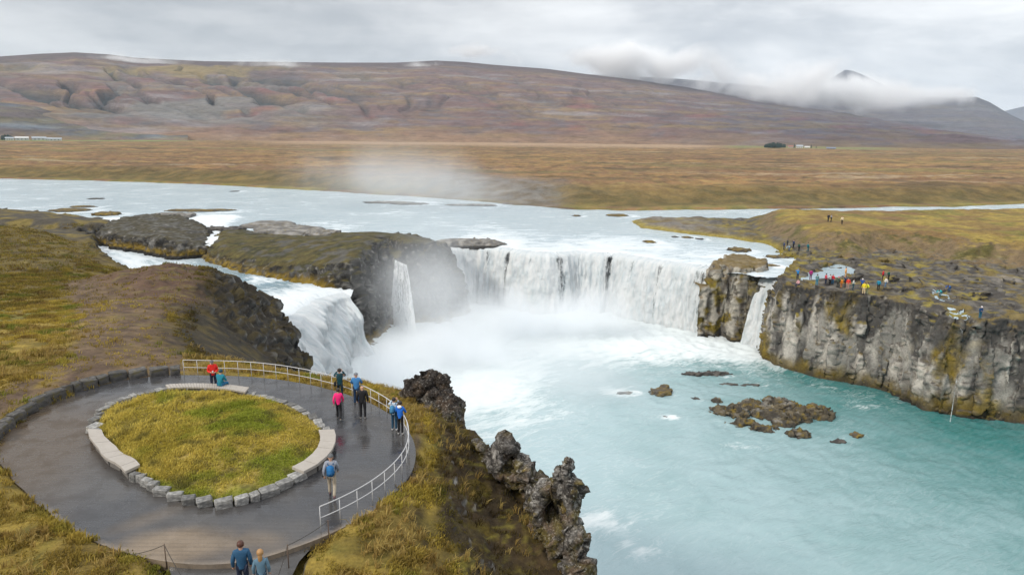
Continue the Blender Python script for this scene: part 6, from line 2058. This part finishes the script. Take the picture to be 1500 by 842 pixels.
mat_mist = cloud_mat('mist_dense', .48, .085, 5, .22, .62, 1.0, (.97, .985, 1.0), .3)
mat_spray = cloud_mat('mist_thin', .095, .06, 5, .24, .64, 1.0, (.97, .985, 1.0), .3, (1, 1, .6))
mat_plume = cloud_mat('mist_plume', .026, .03, 5, .18, .64, 1.0, (.97, .985, 1.0), .3, (1, 1, .5))
def mist_px(px, py, z, r, mat, label, rz=0): puff('mist', P(px, py, z), r, mat, label, 'mist', rz)
mist_px(800, 475, 2.5, (36, 11, 13), mat_mist, 'dense white spray boiling along the foot of the broad fall')
mist_px(655, 510, 3, (20, 15, 10), mat_mist, 'white spray cloud in the corner between island cliff and broad fall')
mist_px(565, 545, 2, (13, 15, 9), mat_mist, 'white spray at the foot of the foaming cascade by the terrace')
mist_px(640, 430, 12, (20, 16, 19), mat_spray, 'thin bluish spray drifting up the dark cliff of the island')
mist_px(790, 545, 2, (44, 30, 10), mat_spray, 'thin spray spreading over the milky pool')
mist_px(540, 264, 22, (55, 30, 22), mat_plume, 'tall faint plume of spray rising against the brown plain')
mist_px(650, 272, 21, (60, 32, 19), mat_plume, 'broad faint veil of spray drifting over the gravelly far shore')

# ================================================================== air
HZ = 1150.0
hz = [(-17000, -200, -7.5), (17000, -200, -7.5), (17000, 19000, -7.5), (-17000, 19000, -7.5)]
v = hz + [(x, y, HZ) for x, y, z in hz]
t = NT('haze')
mz = t.out(None, t.n('VolumePrincipled', Color=(.72, .85, 1.0, 1), Density=.5 / 10500, Anisotropy=.2))
USE_HAZE = True
if USE_HAZE:
    props(link('haze', mesh_np('haze', v, [[3, 2, 1, 0], [4, 5, 6, 7], [0, 1, 5, 4], [1, 2, 6, 5], [2, 3, 7, 6], [3, 0, 4, 7]], False), mz), kind='stuff')

# ================================================================== sky, sun, camera
SUN_AZ, SUN_EL = R(238), R(36)      # compass from +Y clockwise: light comes from behind and to one side
w = bpy.data.worlds.new('World')
scene.world = w
w.use_nodes = True
t = NT('w', w)
g = t.n('TexCoord', 0)
sky = t.n('TexSky', props={'sky_type': 'NISHITA', 'sun_disc': False, 'sun_elevation': SUN_EL, 'sun_rotation': SUN_AZ, 'dust_density': 2.0})
sp = t.n('SeparateXYZ', None, Vector=g)
zz = t.math('MAXIMUM', sp.outputs[2], .0)
iz = t.math('DIVIDE', 1.0, t.math('ADD', zz, .10))
pl = t.vmath('MULTIPLY', g, t.n('CombineXYZ', i0=iz, i1=iz, i2=0.0))
n1 = t.noise(t.stretch(pl, (.55, .9, 1)), 1.1, 7, .58, .5)
n2 = t.noise(t.stretch(pl, (.35, 1.0, 1)), 2.6, 6, .6, .3)
n3_ = t.noise(t.stretch(g, (1.0, 1.0, 3.2)), 3.2, 8, .60, .35)
n4_ = t.noise(t.stretch(g, (1.0, 1.0, 2.6)), 9.0, 6, .62, .3)
k = t.math('ADD', t.math('ADD', t.math('MULTIPLY', n1, .22), t.math('MULTIPLY', n2, .08)), t.math('ADD', t.math('MULTIPLY', n3_, .52), t.math('MULTIPLY', n4_, .18)))
# overcast: brighter overhead, and a lighter gap towards one side of the horizon
el = t.ramp(zz, [(0.0, .56), (.10, .54), (.22, .46), (.45, .72), (1.0, 1.18)])
tone = t.ramp(k, [(.36, (.54, .565, .60)), (.45, (.70, .72, .745)), (.54, (.97, .975, .98)), (.64, (1.22, 1.22, 1.21))])
side = t.rng(sp.outputs[0], -.45, .5, .80, 1.18)
cl = t.mix(1.0, tone, t.n('CombineColor', i0=t.math('MULTIPLY', el, side), i1=t.math('MULTIPLY', el, side), i2=t.math('MULTIPLY', el, side)), 'MULTIPLY')
b1 = t.n('Background', Color=sky, Strength=.08)
b2 = t.n('Background', Color=cl, Strength=1.0)
mx = t.n('MixShader', i0=.90, i1=b1, i2=b2)
ow = t.t.nodes.new('ShaderNodeOutputWorld')
t.t.links.new(mx, ow.inputs[0])

sl = bpy.data.lights.new('sun', 'SUN')
sl.energy, sl.angle, sl.color = 1.5, R(10), (1.0, .93, .82)
so = bpy.data.objects.new('sun', sl)
COL.objects.link(so)
dv = Vector((math.sin(SUN_AZ) * math.cos(SUN_EL), math.cos(SUN_AZ) * math.cos(SUN_EL), math.sin(SUN_EL)))
so.rotation_euler = (-dv).to_track_quat('-Z', 'Y').to_euler()

cd = bpy.data.cameras.new('camera')
cd.sensor_width, cd.lens = 36, 24.0
cd.clip_start, cd.clip_end = .5, 60000
co_ = bpy.data.objects.new('camera', cd)
COL.objects.link(co_)
co_.matrix_world = Matrix.Translation((0, 0, CAMZ)) @ Matrix.Rotation(math.pi / 2 - PITCH, 4, 'X') @ Matrix.Rotation(ROLL, 4, 'Z')
scene.camera = co_
vs = scene.view_settings
vs.view_transform, vs.look, vs.exposure, vs.gamma, vs.use_curve_mapping = 'Standard', 'None', 0.85, 1.0, False
cy = scene.cycles
cy.max_bounces, cy.diffuse_bounces, cy.glossy_bounces, cy.transmission_bounces, cy.volume_bounces, cy.transparent_max_bounces = 8, 2, 2, 3, 7, 12
cy.use_denoising = True
cy.use_adaptive_sampling = True
cy.adaptive_threshold = .008
cy.sample_clamp_indirect = 6
cy.volume_step_rate = 1.0
cy.caustics_reflective = cy.caustics_refractive = False
